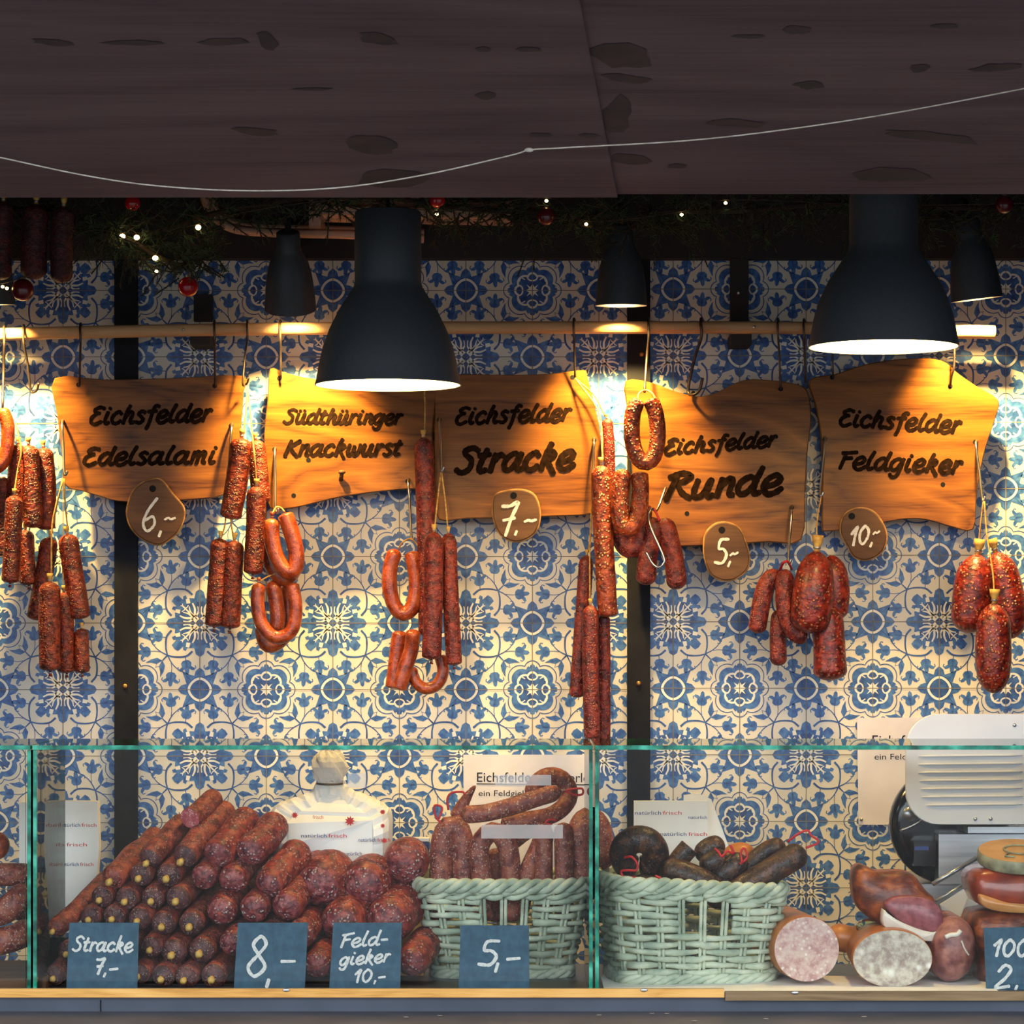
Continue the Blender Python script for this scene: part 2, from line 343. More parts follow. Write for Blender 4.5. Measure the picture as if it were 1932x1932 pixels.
# painted tile pattern: one quarter tile, corner M (medallion) at (0,0), star at (1,0) and (0,1), flower cluster at (1,1)
POLYS = []   # (points, material, layer)
def pl(pts, m, lay): POLYS.append(([tuple(p) for p in pts], m, lay))
def rib(pts, w, m, lay, n=5, taper=None, smooth=True):
    c = [Vector((p[0], p[1], 0)) for p in pts]
    if smooth and len(c) > 2: c = catmull(c, n)
    N = len(c); l = []; r = []
    for i in range(N):
        t = (c[min(N-1, i+1)]-c[max(0, i-1)]).normalized(); nn = Vector((-t.y, t.x, 0))
        ww = w*(1 if not taper else taper[0]+(taper[1]-taper[0])*i/(N-1))
        l.append(c[i]+nn*ww/2); r.append(c[i]-nn*ww/2)
    for i in range(N-1): pl([l[i][:2], l[i+1][:2], r[i+1][:2], r[i][:2]], m, lay)
BL, DK, WH = 2, 3, 4
def star():
    def loc(ang, e_, f_):      # polar frame around (1,0); ang from the -a axis towards +b
        ca, sa = math.cos(ang), math.sin(ang)
        return (1-(e_*ca-f_*sa), e_*sa+f_*ca)
    half = [(.10, 0), (.14, .055), (.21, .082), (.28, .062), (.335, 0)]
    pl([loc(0, *p) for p in half], BL, 1)
    pl([loc(PI/2, p[0], -p[1]) for p in half], BL, 1)
    leaf = [(.12, -.06), (.19, -.088), (.255, -.055), (.39, .01), (.27, .05), (.2, .09), (.13, .06)]
    pl([loc(PI/4, *p) for p in leaf], BL, 1)
    arc = [(1-math.cos(a)*.19*(1+.06*abs(math.cos(2*a))**3), math.sin(a)*.19*(1+.06*abs(math.cos(2*a))**3)) for a in [PI/2*i/8 for i in range(9)]]
    pl([(1, 0)]+arc, DK, 1.5)
    rib([(1+(p[0]-1)*.82, p[1]*.82) for p in arc], .036, WH, 3, smooth=False)
    pl([(1, 0)]+[(1+(p[0]-1)*.68, p[1]*.68) for p in arc], DK, 2)
    rib([loc(0, .16, .02), loc(0, .3, .015)], .01, DK, 2, smooth=False)
    rib([loc(PI/4, .2, 0), loc(PI/4, .36, .008)], .012, DK, 2, smooth=False)
star()
rib([(.735, .265), (.63, .34), (.565, .42), (.52, .51)], .013, DK, 1, taper=(.8, 1.5))
rib([(.52, .515), (.44, .44)], .018, DK, 1, smooth=False)
pl([(.435, .44), (.478, .36), (.455, .27), (.405, .185), (.405, .27), (.385, .35)], BL, 1)
rib([(.437, .43), (.43, .33), (.408, .2)], .008, DK, 2)
rib([(.44, .44), (.36, .40), (.335, .33)], .007, DK, 1)
rib([(.515, .515), (.63, .49), (.79, .50), (.89, .575)], .026, DK, 1.2, taper=(.8, 1.25))
def bell(x, y, ang, s=1.0):
    o = [(0, 0), (.05, .012), (.08, .05), (.07, .10), (.118, .135), (.112, .165), (.07, .16), (.036, .135), (.026, .2), (0, .225), (-.026, .2), (-.036, .135), (-.07, .16), (-.112, .165), (-.118, .135), (-.07, .10), (-.08, .05), (-.05, .012)]
    ca, sa = math.cos(ang), math.sin(ang)
    tr = lambda p: (x+s*(p[0]*ca-p[1]*sa), y+s*(p[0]*sa+p[1]*ca))
    pl([tr(p) for p in o], BL, 1)
    rib([tr(p) for p in [(.1, .15), (.135, .13), (.125, .095)]], .014*s, BL, 1.1, 3)
    rib([tr(p) for p in [(-.1, .15), (-.135, .13), (-.125, .095)]], .014*s, BL, 1.1, 3)
    rib([tr(p) for p in [(0, .02), (0, .12)]], .03*s, DK, 1.6, smooth=False)
bell(.575, .265, PI-.10); rib([(.575, .265), (.578, .33), (.568, .40)], .010, DK, 1)
bell(.79, .445, PI+.12); rib([(.79, .445), (.785, .50)], .012, DK, 1, smooth=False)
# flower cluster (p,q measured from (1,1))
fq = lambda pts: [(1-p, 1-q_) for p, q_ in pts]
pl(fq([(0, 0), (.51, 0), (.47, .06), (.37, .085), (.375, .15), (.345, .18), (.42, .21), (.40, .25), (.35, .25), (.42, .33), (.385, .385), (.30, .30)]), BL, 1.3)
pl(fq([(0, 0), (.3, .0), (.34, .05), (.28, .1), (.29, .2), (.22, .22)]), DK, 1.7)
rib(fq([(.05, .02), (.12, .07), (.22, .075), (.30, .11)]), .036, WH, 3, taper=(1.2, .6))
rib(fq([(.10, .06), (.17, .02), (.25, .03)]), .026, WH, 3, taper=(1.2, .5))
rib(fq([(.09, .08), (.17, .14), (.25, .16)]), .028, WH, 3, taper=(1.2, .5))
rib(fq([(.05, .05), (.14, .14), (.25, .25)]), .03, WH, 3, taper=(1.2, .6))
pl(fq([(.30, .14), (.37, .16), (.36, .21), (.29, .20)]), WH, 3)
rib(fq([(.27, .17), (.23, .2), (.24, .25), (.29, .26)]), .014, WH, 3.2)
rib(fq([(.06, .0), (.22, .012), (.45, .0)]), .012, DK, 3.3)
# medallion
def med_r(a, k=1.0, card=True):
    u = Vector((math.cos(a), math.sin(a))); best = 0
    for c, r_ in [((.185, .185), .178)]+([((.315, 0), .118), ((0, .315), .118)] if card else []):
        c = Vector(c)*k; r_ *= k; d_ = u.dot(c); h = c.length_squared-d_*d_
        if h < r_*r_: best = max(best, d_+math.sqrt(r_*r_-h))
    return best
angs = [PI/2*i/40 for i in range(41)]
mp_ = lambda k, card=True: [(med_r(a, k, card)*math.cos(a), med_r(a, k, card)*math.sin(a)) for a in angs]
n_med = len(POLYS)
rib(mp_(1.0), .014, DK, 1.4, smooth=False)
pl([(0, 0)]+mp_(.86), BL, 1.3)
rib(mp_(.60), .030, WH, 3, smooth=False)
pl([(0, 0)]+mp_(.54), DK, 2)
rib([(.20+.055*math.cos(a), .075*math.sin(a)) for a in [PI*i/8 for i in range(9)]], .022, WH, 3.4, smooth=False)
rib([(.075*math.sin(a), .20+.055*math.cos(a)) for a in [PI*i/8 for i in range(9)]], .022, WH, 3.4, smooth=False)
pl([(0, 0), (.10, .0), (.05, .03), (.09, .09), (.03, .05), (0, .10)], WH, 3.6)
rib([(.11, .16), (.17, .19), (.2, .13)], .016, WH, 3.2); rib([(.34, .05), (.39, .03), (.40, 0)], .014, WH, 3.2)
rib([(.05, .34), (.03, .39), (0, .40)], .014, WH, 3.2)
MED = POLYS[n_med:]
# mirror the half-tile motifs across the diagonal
POLYS = [q_ for q_ in POLYS if q_ not in MED]+[([(p[1], p[0]) for p in pts], m, lay+.08) for pts, m, lay in POLYS if (pts, m, lay) not in MED]+MED

tw = MB()
panels = [(-1.6, xc(238.5), xc(-6.5), zc(1175.5)), (xc(238.5), xc(1204), xc(1004.5), zc(1050)), (xc(1204), 1.6, xc(1395.5), zc(1047.5))]
ZT, ZB = zc(474), .82
for x0, x1, mx_, mz_ in panels:
    tw.poly([(x0, 0, ZB), (x1, 0, ZB), (x1, 0, ZT), (x0, 0, ZT)], 0)
    for i in range(-24, 25):
        for j in range(-12, 13):
            ax, az = mx_+i*T, mz_+j*T
            if ax+T < x0 or ax > x1 or az+T < ZB or az > ZT: continue
            # corner M of this tile: even grid corners
            ci = i if i % 2 == 0 else i+1; cj = j if j % 2 == 0 else j+1
            bx, bz = mx_+ci*T, mz_+cj*T; sxn = 1 if ci == i else -1; szn = 1 if cj == j else -1
            for pts, m, lay in POLYS:
                w = [(bx+sxn*p[0]*T, -.0002-lay*.0002, bz+szn*p[1]*T) for p in pts]
                cx_ = sum(p[0] for p in w)/len(w); cz_ = sum(p[2] for p in w)/len(w)
                if not (x0 <= cx_ <= x1 and ZB <= cz_ <= ZT): continue
                tw.poly([(min(x1, max(x0, p[0])), p[1], min(ZT, max(ZB, p[2]))) for p in w], m)
            g = .0009
            for (u0, u1, v0, v1) in ((ax-g, ax+g, az, az+T), (ax, ax+T, az-g, az+g)):
                u0, u1 = max(u0, x0), min(u1, x1); v0, v1 = max(v0, ZB), min(v1, ZT)
                if u1 > u0 and v1 > v0: tw.poly([(u0, -.0011, v0), (u1, -.0011, v0), (u1, -.0011, v1), (u0, -.0011, v1)], 1)
struct(tw, 'wall_back', [M['tile'], M['grout'], M['blue'], M['blue_dark'], M['tile_white']], 'back wall of blue and white painted tiles')
b = MB(); b.box((0, .06, 1.4), (3.6, .11, 2.8)); struct(b, 'wall_back_panel', M['dark_wood'], 'dark wall behind the tiles')
for s_, nm in ((-1, 'left'), (1, 'right')):
    b = MB(); b.box((s_*1.75, -.75, 1.4), (.06, 1.5, 2.8)); struct(b, 'wall_'+nm, M['dark_wood'], 'dark %s side wall of the stall' % nm)
b = MB(); b.box((0, -.75, 2.80), (3.6, 1.5, .05)); struct(b, 'ceiling', M['dark_wood'], 'dark ceiling inside the stall')
b = MB(); b.box((0, -.02, (zc(492)+2.78)/2), (3.44, .05, 2.78-zc(492))); struct(b, 'trim_1', M['dark_wood'], 'dark beam above the tiles')
BRASS = mat('brass_screw', srgb(150, 110, 60), rough=.4, metal=.8)
for k, (px0, px1) in enumerate(((218, 261), (1183, 1226))):
    b = MB(); b.box((xc((px0+px1)/2), -.011, 1.65), ((px1-px0)*D/F, .022, 1.7))
    o = struct(b, 'trim_%d' % (k+2), M['black_wood'], 'black batten between the tile panels')
    for (qx, qy) in (((236, 1295), (236, 1700)) if k == 0 else ((1211, 668), (1205, 1290))):
        s = MB(); s.ball(P(qx, qy, -.023), .006, 10, 0, (1, .5, 1)); s.build('screw', BRASS, o)

# awning flap: two sheets of knotty plywood hinged at y=-1.5, tilted up towards the street
FY, FZ, FS = -1.5, 2.392, .06
def on_flap(px, py, off=0.0):
    ux, uz = (px-966)/F, -(py-HZ)/F
    # CZ+uz*t = FZ+FS*(FY-(t-D))
    t = (FZ+FS*(FY+D)-CZ)/(uz+FS)
    y = t-D
    return Vector((ux*t, y, CZ+uz*t-off))
def flap_z(y): return FZ+FS*(FY-y)
yb, yf = FY, -3.3
def flap_sheet(name, xb0, xb1, xf0, xf1, drop, label, knots):
    b = MB(); th = .02
    p = [Vector((xb0, yb, flap_z(yb)-drop)), Vector((xb1, yb, flap_z(yb)-drop)), Vector((xf1, yf, flap_z(yf)-drop)), Vector((xf0, yf, flap_z(yf)-drop))]
    n = len(b.v); b.v += p+[v+Vector((0, 0, th)) for v in p]
    for qd in ((0, 1, 2, 3), (7, 6, 5, 4), (0, 4, 5, 1), (1, 5, 6, 2), (2, 6, 7, 3), (3, 7, 4, 0)): b.face([n+k for k in qd], 0)
    for kn in knots: b.poly([on_flap(x, y, drop+.0008) for x, y in kn], 1)
    return struct(b, name, [M['flap'], M['knot']], label)
def blob(cx, cy, w, h, rot=0.0, n=14):
    return [(cx+w*math.cos(a)*(.75+.5*random.random())*math.cos(rot)-h*math.sin(a)*math.sin(rot), cy+h*math.sin(a)*(.7+.5*random.random())+w*math.cos(a)*math.sin(rot)) for a in [2*PI*i/n for i in range(n)]]
kl = [blob(100, 71, 42, 7, .08), blob(425, 70, 48, 8, -.03), blob(715, 64, 40, 11, .15), blob(505, 68, 22, 12, .7), blob(910, 84, 16, 5), blob(997, 85, 24, 5), blob(482, 240, 42, 8, .04), blob(916, 172, 17, 8),
      blob(700, 265, 55, 16, .1), blob(740, 330, 70, 18), blob(1018, 247, 24, 4), blob(1110, 248, 20, 4), blob(250, 72, 60, 5), blob(590, 160, 40, 3)]
kr = [blob(1170, 105, 62, 24, .15), blob(1180, 148, 50, 8, .1), blob(1165, 215, 26, 34, .3), blob(1190, 300, 36, 12, .1), blob(1278, 313, 18, 5), blob(1500, 56, 26, 9), blob(1415, 68, 30, 4), blob(1735, 128, 18, 9, -.2),
      blob(1880, 127, 46, 8, -.08), blob(1390, 232, 52, 8, .04), blob(1765, 258, 90, 9, .12), blob(1680, 330, 80, 14), blob(1780, 48, 26, 5), blob(1530, 160, 30, 8)]
b0, f0 = on_flap(1165, 366), on_flap(1094, 0)
sl = (f0.x-b0.x)/(f0.y-b0.y); xj = lambda y: b0.x+sl*(y-b0.y)
flap_sheet('ceiling_awning', -2.6, xj(yb), -2.6, xj(yf), .006, 'left sheet of the dark plywood awning over the stall', kl)
flap_sheet('ceiling_awning_right', xj(yb), 2.6, xj(yf), 2.6, 0, 'right sheet of the dark plywood awning over the stall', kr)
b = MB(); b.box((0, FY+.02, (FZ+2.8)/2+.02), (3.6, .03, 2.8-FZ)); struct(b, 'trim_4', M['dark_wood'], 'dark fascia board above the hinged awning')

# string slung below the awning
pts = [(-120, 272), (0, 297), (160, 331), (300, 351), (470, 360), (640, 354), (800, 330), (960, 294), (1000, 283), (1060, 279), (1300, 265), (1500, 242), (1700, 211), (1932, 167), (2060, 140)]
b = MB(); b.tube(catmull([P(x, y, -2.6) for x, y in pts], 6), .0011, 6); b.ball(P(998, 283, -2.6), .004, 8, 0, (1.6, 1, .8))
o = b.build('string', M['cord'], None, P(470, 360, -2.6)); tag(o, 'thin pale string slung in a long sag below the dark awning', 'string')

# counter: body, ledge, edge boards, case floor, back worktop
CY = -1.2
b = MB(); b.box((0, -.925, .44), (3.44, .53, .88)); struct(b, 'wall_front', M['counter'], 'closed dark counter body of the stall')
o = None
b = MB(); b.box((0, CY+.27, .920), (3.44, .54, .062)); o = b.build('counter_top', M['counter'], None, (0, CY, .889)); tag(o, 'dark blue-grey counter under the glass display case', 'counter')
b2 = MB(); b2.box((P(190, 1900, CY).x, CY-.0008, .935), (.002, .002, .022)); b2.build('joint', M['ink'], o)
b = MB(); b.box((0, CY-.325, .913), (3.44, .65, .024)); o = b.build('serving_ledge', M['ledge'], None, (0, CY, .90)); tag(o, 'worn dark serving ledge running along the front of the counter', 'ledge')
cr_ = mat('crumb', srgb(130, 120, 108), rough=.8)
for (px, py) in ((1130, 1915), (1230, 1912), (1258, 1912), (1445, 1922), (1630, 1918), (830, 1916), (766, 1919), (1310, 1926)):
    t = (.9262-CZ)/(-(py-HZ)/F); c = Vector(((px-966)/F*t, t-D, .9262))
    sp = MB(); sp.ball(c, .0024, 8, 0, (2.2, 1.2, .4)); sp.build('crumb', cr_, o)
for nm, px0, px1, py0, py1, mt, lab, sc_ in (('edge_board', -260, 1367, 1866, 1882, 'lip', 'long honey coloured pine strip edging the counter', (540, 1215)), ('edge_board', 1368, 2250, 1871, 1888, 'lip_grey', 'greyer weathered pine strip edging the right end of the counter', (1500,))):
    a = P(px0, py0, CY-.012); c = P(px1, py1, CY-.012)
    b = MB(); b.box(((a.x+c.x)/2, CY-.006, (a.z+c.z)/2), (c.x-a.x-.001, .012, a.z-c.z)); o = b.build(nm, M[mt], None, ((a.x+c.x)/2, CY-.006, c.z)); tag(o, lab, 'wood strip')
    for px in sc_: s = MB(); s.ball(P(px, py0+2, CY-.013), .005, 10, 0, (1.4, .5, .7)); s.build('screw_head', M['clip'], o)
b = MB(); b.box((0, -.335, .83), (3.40, .63, .04)); o = b.build('back_worktop', M['dark_wood'], None, (0, -.335, 0)); tag(o, 'dark cabinet and worktop along the tiled back wall behind the display case', 'worktop')
b = MB(); b.box((0, -.32, .405), (3.36, .58, .808)); b.build('cabinet', M['dark_wood'], o)

# ------------------------------------------------------------------ lamps
def pendant(cx, y, prof, py_rim, label, cord_top):
    k = (y+D)/F; base = P(cx, py_rim, y)
    root = empty('pendant_lamp', base); tag(root, label, 'lamp', 'big pendant lamps over the counter')
    pr = [(r*k, (py_rim-py)*k) for r, py in prof]
    sh = MB(); n = len(pr)
    out = pr; inn = [(max(.001, r-.003), z) for r, z in pr]
    sh.lathe([(.0005, out[0][1])]+out, base, 56, 0); sh.build('lamp_shade', M['lamp'], root)
    s2 = MB(); s2.lathe([(inn[-1][0]+.0032, 0)]+inn[::-1][0:]+[(.0005, inn[0][1]-.004)], base, 56, 0); s2.build('shade_lining', M['lamp_in'], root)
    c = MB(); c.tube([base+Vector((0, 0, pr[0][1])), base+Vector((0, 0, cord_top))], .0035, 8); c.build('cord', M['black_wood'], root)
    h = base+Vector((0, 0, .085))
    so = MB(); so.lathe([(.018, .03), (.018, .09), (.001, .09)], h, 20); so = so.build('socket', M['black_wood'], root)
    u = MB(); u.ball(h, .032, 20, 0, (1, 1, 1.15)); u.build('bulb', M['lamp_glow'], so)
    ld = bpy.data.lights.new('pendant_light', 'POINT'); ld.energy = LAMP_W; ld.color = WARM; ld.shadow_soft_size = .03
    lo = bpy.data.objects.new('pendant_light', ld); COL.objects.link(lo); lo.parent = root; lo.location = (0, 0, .045)
    return root
pendant(732, -.85, [(60, 399), (62.5, 401), (63, 470), (63, 530), (64.5, 541), (72, 553), (92, 584), (110, 620), (123, 655), (131, 690), (135, 715), (138.5, 727)], 727, 'big charcoal pendant lamp hanging in front of the knackwurst board', .62)
pendant(1667, -.95, [(62, 320), (64, 324), (64.5, 400), (64.5, 462), (67, 474), (80, 494), (104, 530), (121, 566), (132, 602), (138, 635), (142, 655)], 655, 'big charcoal pendant lamp hanging at the right above the feldgieker board', .60)

def spot(cx, y, py_rim, ry, tilt, back, label, aim=R(25)):
    """small dome shade on a swan neck fixed to the beam over the tiles; tilt: lean sideways, back: aim at the wall"""
    k = (y+D)/F; base = P(cx, py_rim, y)
    root = empty('spot_lamp', base); tag(root, label, 'lamp', 'small spot lamps on the tiled wall')
    A = Matrix.Rotation(tilt, 3, 'Y') @ Matrix.Rotation(back, 3, 'X')
    prof = [(19, 150), (22, 148), (23, 118), (27, 108), (36, 92), (42, 68), (46, 40), (48, 14), (49, 0)]
    pr = [(r*k, z*k) for r, z in prof]
    s = MB(); s.lathe([(.0005, pr[0][1])]+pr, base, 36, 0, A); s.build('lamp_shade', M['lamp'], root)
    s = MB(); s.lathe([(pr[-1][0], 0)]+[(max(.001, r-.0025), z) for r, z in pr[::-1]], base, 36, 0, A); s.build('shade_lining', M['lamp_in'], root)
    top = base+A @ Vector((0, 0, pr[0][1]))
    s = MB(); s.tube(catmull([top, top+Vector((0, .02, .04)), Vector((top.x, -.10, top.z+.06)), Vector((top.x, -.047, top.z+.03))], 6), .007, 10)
    s.lathe([(.03, 0), (.03, .012), (.001, .012)], Vector((top.x, -.047, top.z+.03)), 20, 0, Matrix.Rotation(R(90), 3, 'X')); s.build('swan_neck', M['black_wood'], root)
    h = base+A @ Vector((0, 0, .055))
    s = MB(); s.ball(h, .014, 14); s.build('bulb', M['lamp_glow'], root)
    ld = bpy.data.lights.new('spot_light', 'SPOT'); ld.energy = SPOT_W*4; ld.color = WARM; ld.spot_size = R(74); ld.spot_blend = .8; ld.shadow_soft_size = .018
    lo = bpy.data.objects.new('spot_light', ld); COL.objects.link(lo); lo.parent = root; lo.location = A @ Vector((0, 0, .036)); lo.rotation_euler = (Matrix.Rotation(aim, 3, 'X') @ A).to_euler()
spot(548, -.24, 583, 0, R(0), R(24), 'small dark spot lamp leaning to the wall, left of the big pendant', aim=R(6))
spot(1172, -.24, 577, 0, R(0), R(3), 'small lit spot lamp in front of the right tile batten')
spot(1843, -.24, 565, 0, R(-7), R(4), 'small lit spot lamp tilted at the far right')
spot(-20, -.24, 575, 0, R(0), R(6), 'small spot lamp cut off by the left edge')

# ------------------------------------------------------------------ hanging rail
def rail(name, pts, r, label, y=-.12):
    q = [P(x, yy, y) for x, yy in pts]
    b = MB(); b.tube(resample(catmull(q, 6), 30)[0], L(r, y), 16); o = b.build(name, M['rail'], None, q[0]); return tag(o, label, 'rail')
RY = -.12
r1 = rail('hanging_rail', [(-140, 636), (0, 631), (200, 626), (420, 622), (700, 619), (1000, 618), (1200, 618), (1400, 618), (1620, 620)], 12, 'long pale round wooden rail across the tiles holding the hooks')
for bx, ya, yb_ in ((383, 556, 655), (1395, 488, 655)):
    b = MB(); m_ = xc(bx)
    a = P(bx, ya, -.02); c = P(bx, 606, -.02)
    b.box((P(bx, 600, -.02).x, -.014, (a.z+c.z)/2), (L(34, -.02), .026, a.z-c.z))
    a = P(bx, 634, -.05); c = P(bx, yb_, -.05); b.box((a.x, -.055, (a.z+c.z)/2), (L(38, -.05), .108, a.z-c.z)); b.build('rail_bracket', M['dark_wood'], r1)
for px, py in ((346, 622), (1423, 617)): s = MB(); s.ball(P(px, py, RY-.0145), .0035, 8); s.build('screw', M['clip'], r1)
s = MB(); s.ball(P(1393, 552, -.028), .005, 10); s.build('screw', M['clip'], r1)
rail('hanging_rail', [(1803, 626), (1840, 626), (1877, 627)], 13, 'short stub of round wooden rail at the right of the big lamp')

# ------------------------------------------------------------------ oak boards with burnt lettering
G = {  # brush letters, x height 1
 'a': [[(.66, .82), (.42, 1), (.13, .75), (.05, .35), (.2, .04), (.45, .22), (.66, .8)], [(.72, 1), (.62, .3), (.7, .04), (.88, .12)]],
 'c': [[(.6, .8), (.42, 1), (.13, .75), (.05, .35), (.22, .03), (.45, .06), (.62, .25)]],
 'd': [[(.64, .82), (.42, 1), (.13, .75), (.05, .35), (.2, .04), (.45, .22), (.64, .7)], [(.8, 1.75), (.66, .8), (.62, .25), (.7, .03), (.86, .12)]],
 'e': [[(.10, .40), (.46, .52), (.62, .80), (.44, 1.02), (.16, .80), (.05, .36), (.25, -.02), (.52, .04), (.72, .26)]],
 'f': [[(.72, 1.55), (.52, 1.65), (.38, 1.2), (.26, 0), (.14, -.5)], [(.08, .95), (.6, 1.0)]],
 'g': [[(.64, .82), (.42, 1), (.13, .75), (.05, .35), (.2, .04), (.45, .22), (.64, .8)], [(.72, 1), (.62, .2), (.45, -.45), (.2, -.52), (.06, -.3)]],
 'h': [[(.35, 1.75), (.2, .9), (.1, 0)], [(.15, .45), (.4, .95), (.6, .82), (.52, .3), (.6, .03), (.78, .14)]],
 'i': [[(.2, 1), (.1, .3), (.2, .03), (.36, .14)], [(.27, 1.4), (.31, 1.48)]],
 'k': [[(.35, 1.75), (.2, .9), (.1, 0)], [(.2, .6), (.42, 1.0), (.58, .82), (.28, .5)], [(.3, .5), (.5, .1), (.68, -.25)]],
 'l': [[(.36, 1.75), (.16, .8), (.12, .25), (.22, .03), (.4, .14)]],
 'm': [[(.18, 1), (.08, 0)], [(.12, .5), (.33, .96), (.44, .85), (.38, 0)], [(.42, .5), (.64, .96), (.76, .85), (.7, .15), (.84, .05)]],
 'n': [[(.18, 1), (.08, 0)], [(.12, .5), (.4, .96), (.55, .85), (.5, .15), (.66, .05)]],
 'r': [[(.18, 1), (.08, 0)], [(.12, .5), (.36, .95), (.54, .88)]],
 's': [[(.54, .88), (.34, 1), (.14, .8), (.32, .55), (.48, .28), (.3, .02), (.04, .12)]],
 't': [[(.34, 1.45), (.16, .5), (.14, .15), (.26, .03), (.44, .14)], [(.02, .95), (.5, 1)]],
 'u': [[(.14, 1), (.07, .35), (.18, .04), (.42, .22), (.58, .95)], [(.62, 1), (.54, .3), (.62, .03), (.78, .12)]],
 'w': [[(.12, 1), (.07, .3), (.18, .04), (.4, .3), (.45, .85)], [(.45, .6), (.46, .12), (.62, .04), (.8, .45), (.82, 1)]],
 'E': [[(.8, 1.45), (.52, 1.62), (.22, 1.35), (.3, 1.0), (.55, .9)], [(.42, .92), (.12, .62), (.1, .2), (.36, .0), (.74, .22)]],
 'S': [[(.86, 1.35), (.6, 1.62), (.28, 1.4), (.34, 1.05), (.62, .7), (.6, .22), (.3, 0), (.02, .2)]],
 'K': [[(.36, 1.6), (.12, 0)], [(.95, 1.6), (.28, .8)], [(.34, .85), (.62, .35), (.92, -.02)]],
 'R': [[(.36, 1.5), (.12, 0)], [(.1, 1.35), (.5, 1.66), (.85, 1.4), (.68, 1.0), (.28, .85)], [(.42, .85), (.64, .35), (.98, 0)]],
 'F': [[(.36, 1.5), (.14, 0)], [(.12, 1.45), (.5, 1.5), (.95, 1.62)], [(.26, .85), (.72, .92)]],
 '0': [[(.3, 1.5), (.05, 1.0), (.08, .3), (.3, 0), (.55, .5), (.55, 1.1), (.3, 1.5)]],
 '1': [[(0, .95), (.34, 1.5), (.24, .8), (.2, 0)]],
 '2': [[(.05, 1.1), (.3, 1.5), (.58, 1.2), (.38, .6), (.02, .02), (.62, .06)]],
 '5': [[(.62, 1.5), (.2, 1.46), (.14, .95), (.4, .9), (.6, .55), (.42, .06), (.0, .1)]],
 '6': [[(.55, 1.55), (.2, .95), (.06, .35), (.28, 0), (.56, .3), (.45, .68), (.12, .5)]],
 '7': [[(.02, 1.38), (.3, 1.36), (.58, 1.48), (.4, .8), (.26, 0)], [(.12, .72), (.52, .78)]],
 '8': [[(.32, .82), (.1, 1.2), (.32, 1.5), (.52, 1.2), (.3, .8), (.04, .35), (.3, 0), (.6, .35), (.32, .82)]],
 ',': [[(.1, .12), (.02, -.3)]], '-': [[(.05, .6), (.5, .62)]], '~': [[(.02, .55), (.2, .72), (.34, .58), (.56, .72)]], ' ': [],
}
DOTS = [[(.2, 1.38), (.24, 1.48)], [(.52, 1.38), (.56, 1.48)]]
ADV = {'i': .48, 'l': .5, 'f': .68, 't': .56, 'r': .6, 'm': 1.0, 'w': .98, 'E': .86, 'S': .9, 'K': 1.0, 'R': 1.0, 'F': .86, 's': .64, 'c': .7, 'e': .74, 'a': .92, 'd': .9, 'g': .84, 'h': .84, 'k': .78, 'n': .74, 'u': .84, 'ü': .84, ' ': .5, ',': .3, '1': .5, '-': .6}
def strokes_of(text):
    out = []; x = 0
    for ch in text:
        g = G['u']+DOTS if ch == 'ü' else G[ch]
        out += [[(x+p[0], p[1]) for p in st] for st in g]; x += ADV.get(ch, .76)
    return out, x
def write(mb, text, x0, x1, base0, base1, xh, w, fn, slant=.22, rag=.0, m=0, asc=1.0, lift=[0]):
    """text between pixel columns x0..x1, baseline rows base0..base1, x height xh px, stroke width w px; fn(px,py,dy) -> point"""
    st, wid = strokes_of(text); sx_ = (x1-x0)/wid
    for s_ in st:
        s_ = [(p[0], p[1] if p[1] < 1 else 1+(p[1]-1)*asc) for p in s_]
        c = [Vector((x0+(p[0])*sx_+p[1]*xh*slant, base0+(base1-base0)*(p[0]/wid)-p[1]*xh, 0)) for p in s_]
        c = catmull(c, 6) if len(c) > 2 else c
        N = len(c); ww = [w*(1+rag*random.uniform(-1, 1)) for _ in range(N)]
        t0 = (c[0]-c[1]).normalized()*w*.3; t1 = (c[-1]-c[-2]).normalized()*w*.3
        c = [c[0]+t0]+c+[c[-1]+t1]; ww = [w*.55]+ww+[w*.55]; N += 2
        lift[0] = (lift[0]+1) % 16; dy = lift[0]*.00006
        l, r_ = [], []
        for i in range(N):
            t = (c[min(N-1, i+1)]-c[max(0, i-1)]).normalized(); nn = Vector((-t.y, t.x, 0))*ww[i]/2
            l.append(c[i]+nn); r_.append(c[i]-nn)
        for i in range(N-1): mb.poly([fn(q_.x, q_.y, dy+i*.000004) for q_ in (l[i], l[i+1], r_[i+1], r_[i])], m)

BY, BT = -.086, .022    # board front plane, thickness
def board(outline, label, texts, holes=()):
    c = outline; smooth = []
    pts = [Vector((p[0], p[1], 0)) for p in c]
    sm = catmull(pts, 3, closed=True)
    o2 = [(P(p.x, p.y, BY).x, P(p.x, p.y, BY).z) for p in sm][::-1]
    b = MB(); b.slab(o2, BY, BY+BT, 0, .003)
    cx = sum(p[0] for p in c)/len(c); cy = max(p[1] for p in c)
    o = b.build('wooden_board', M['board'], None, P(cx, cy, BY)); tag(o, label, 'board', 'oak name boards hanging from the rail')
    fn = lambda px, py, dy: P(px, py, BY-.0006-dy)
    for t in texts: w = MB(); write(w, *t, fn, .2, .12, 0, .66); w.build('lettering', M['burnt'], o)
    for px, py in holes: h = MB(); h.poly([P(px+4.5*math.cos(a), py+4.5*math.sin(a), BY-.0005) for a in [2*PI*i/12 for i in range(12)]]); h.build('hole', M['ink'], o)
    return o
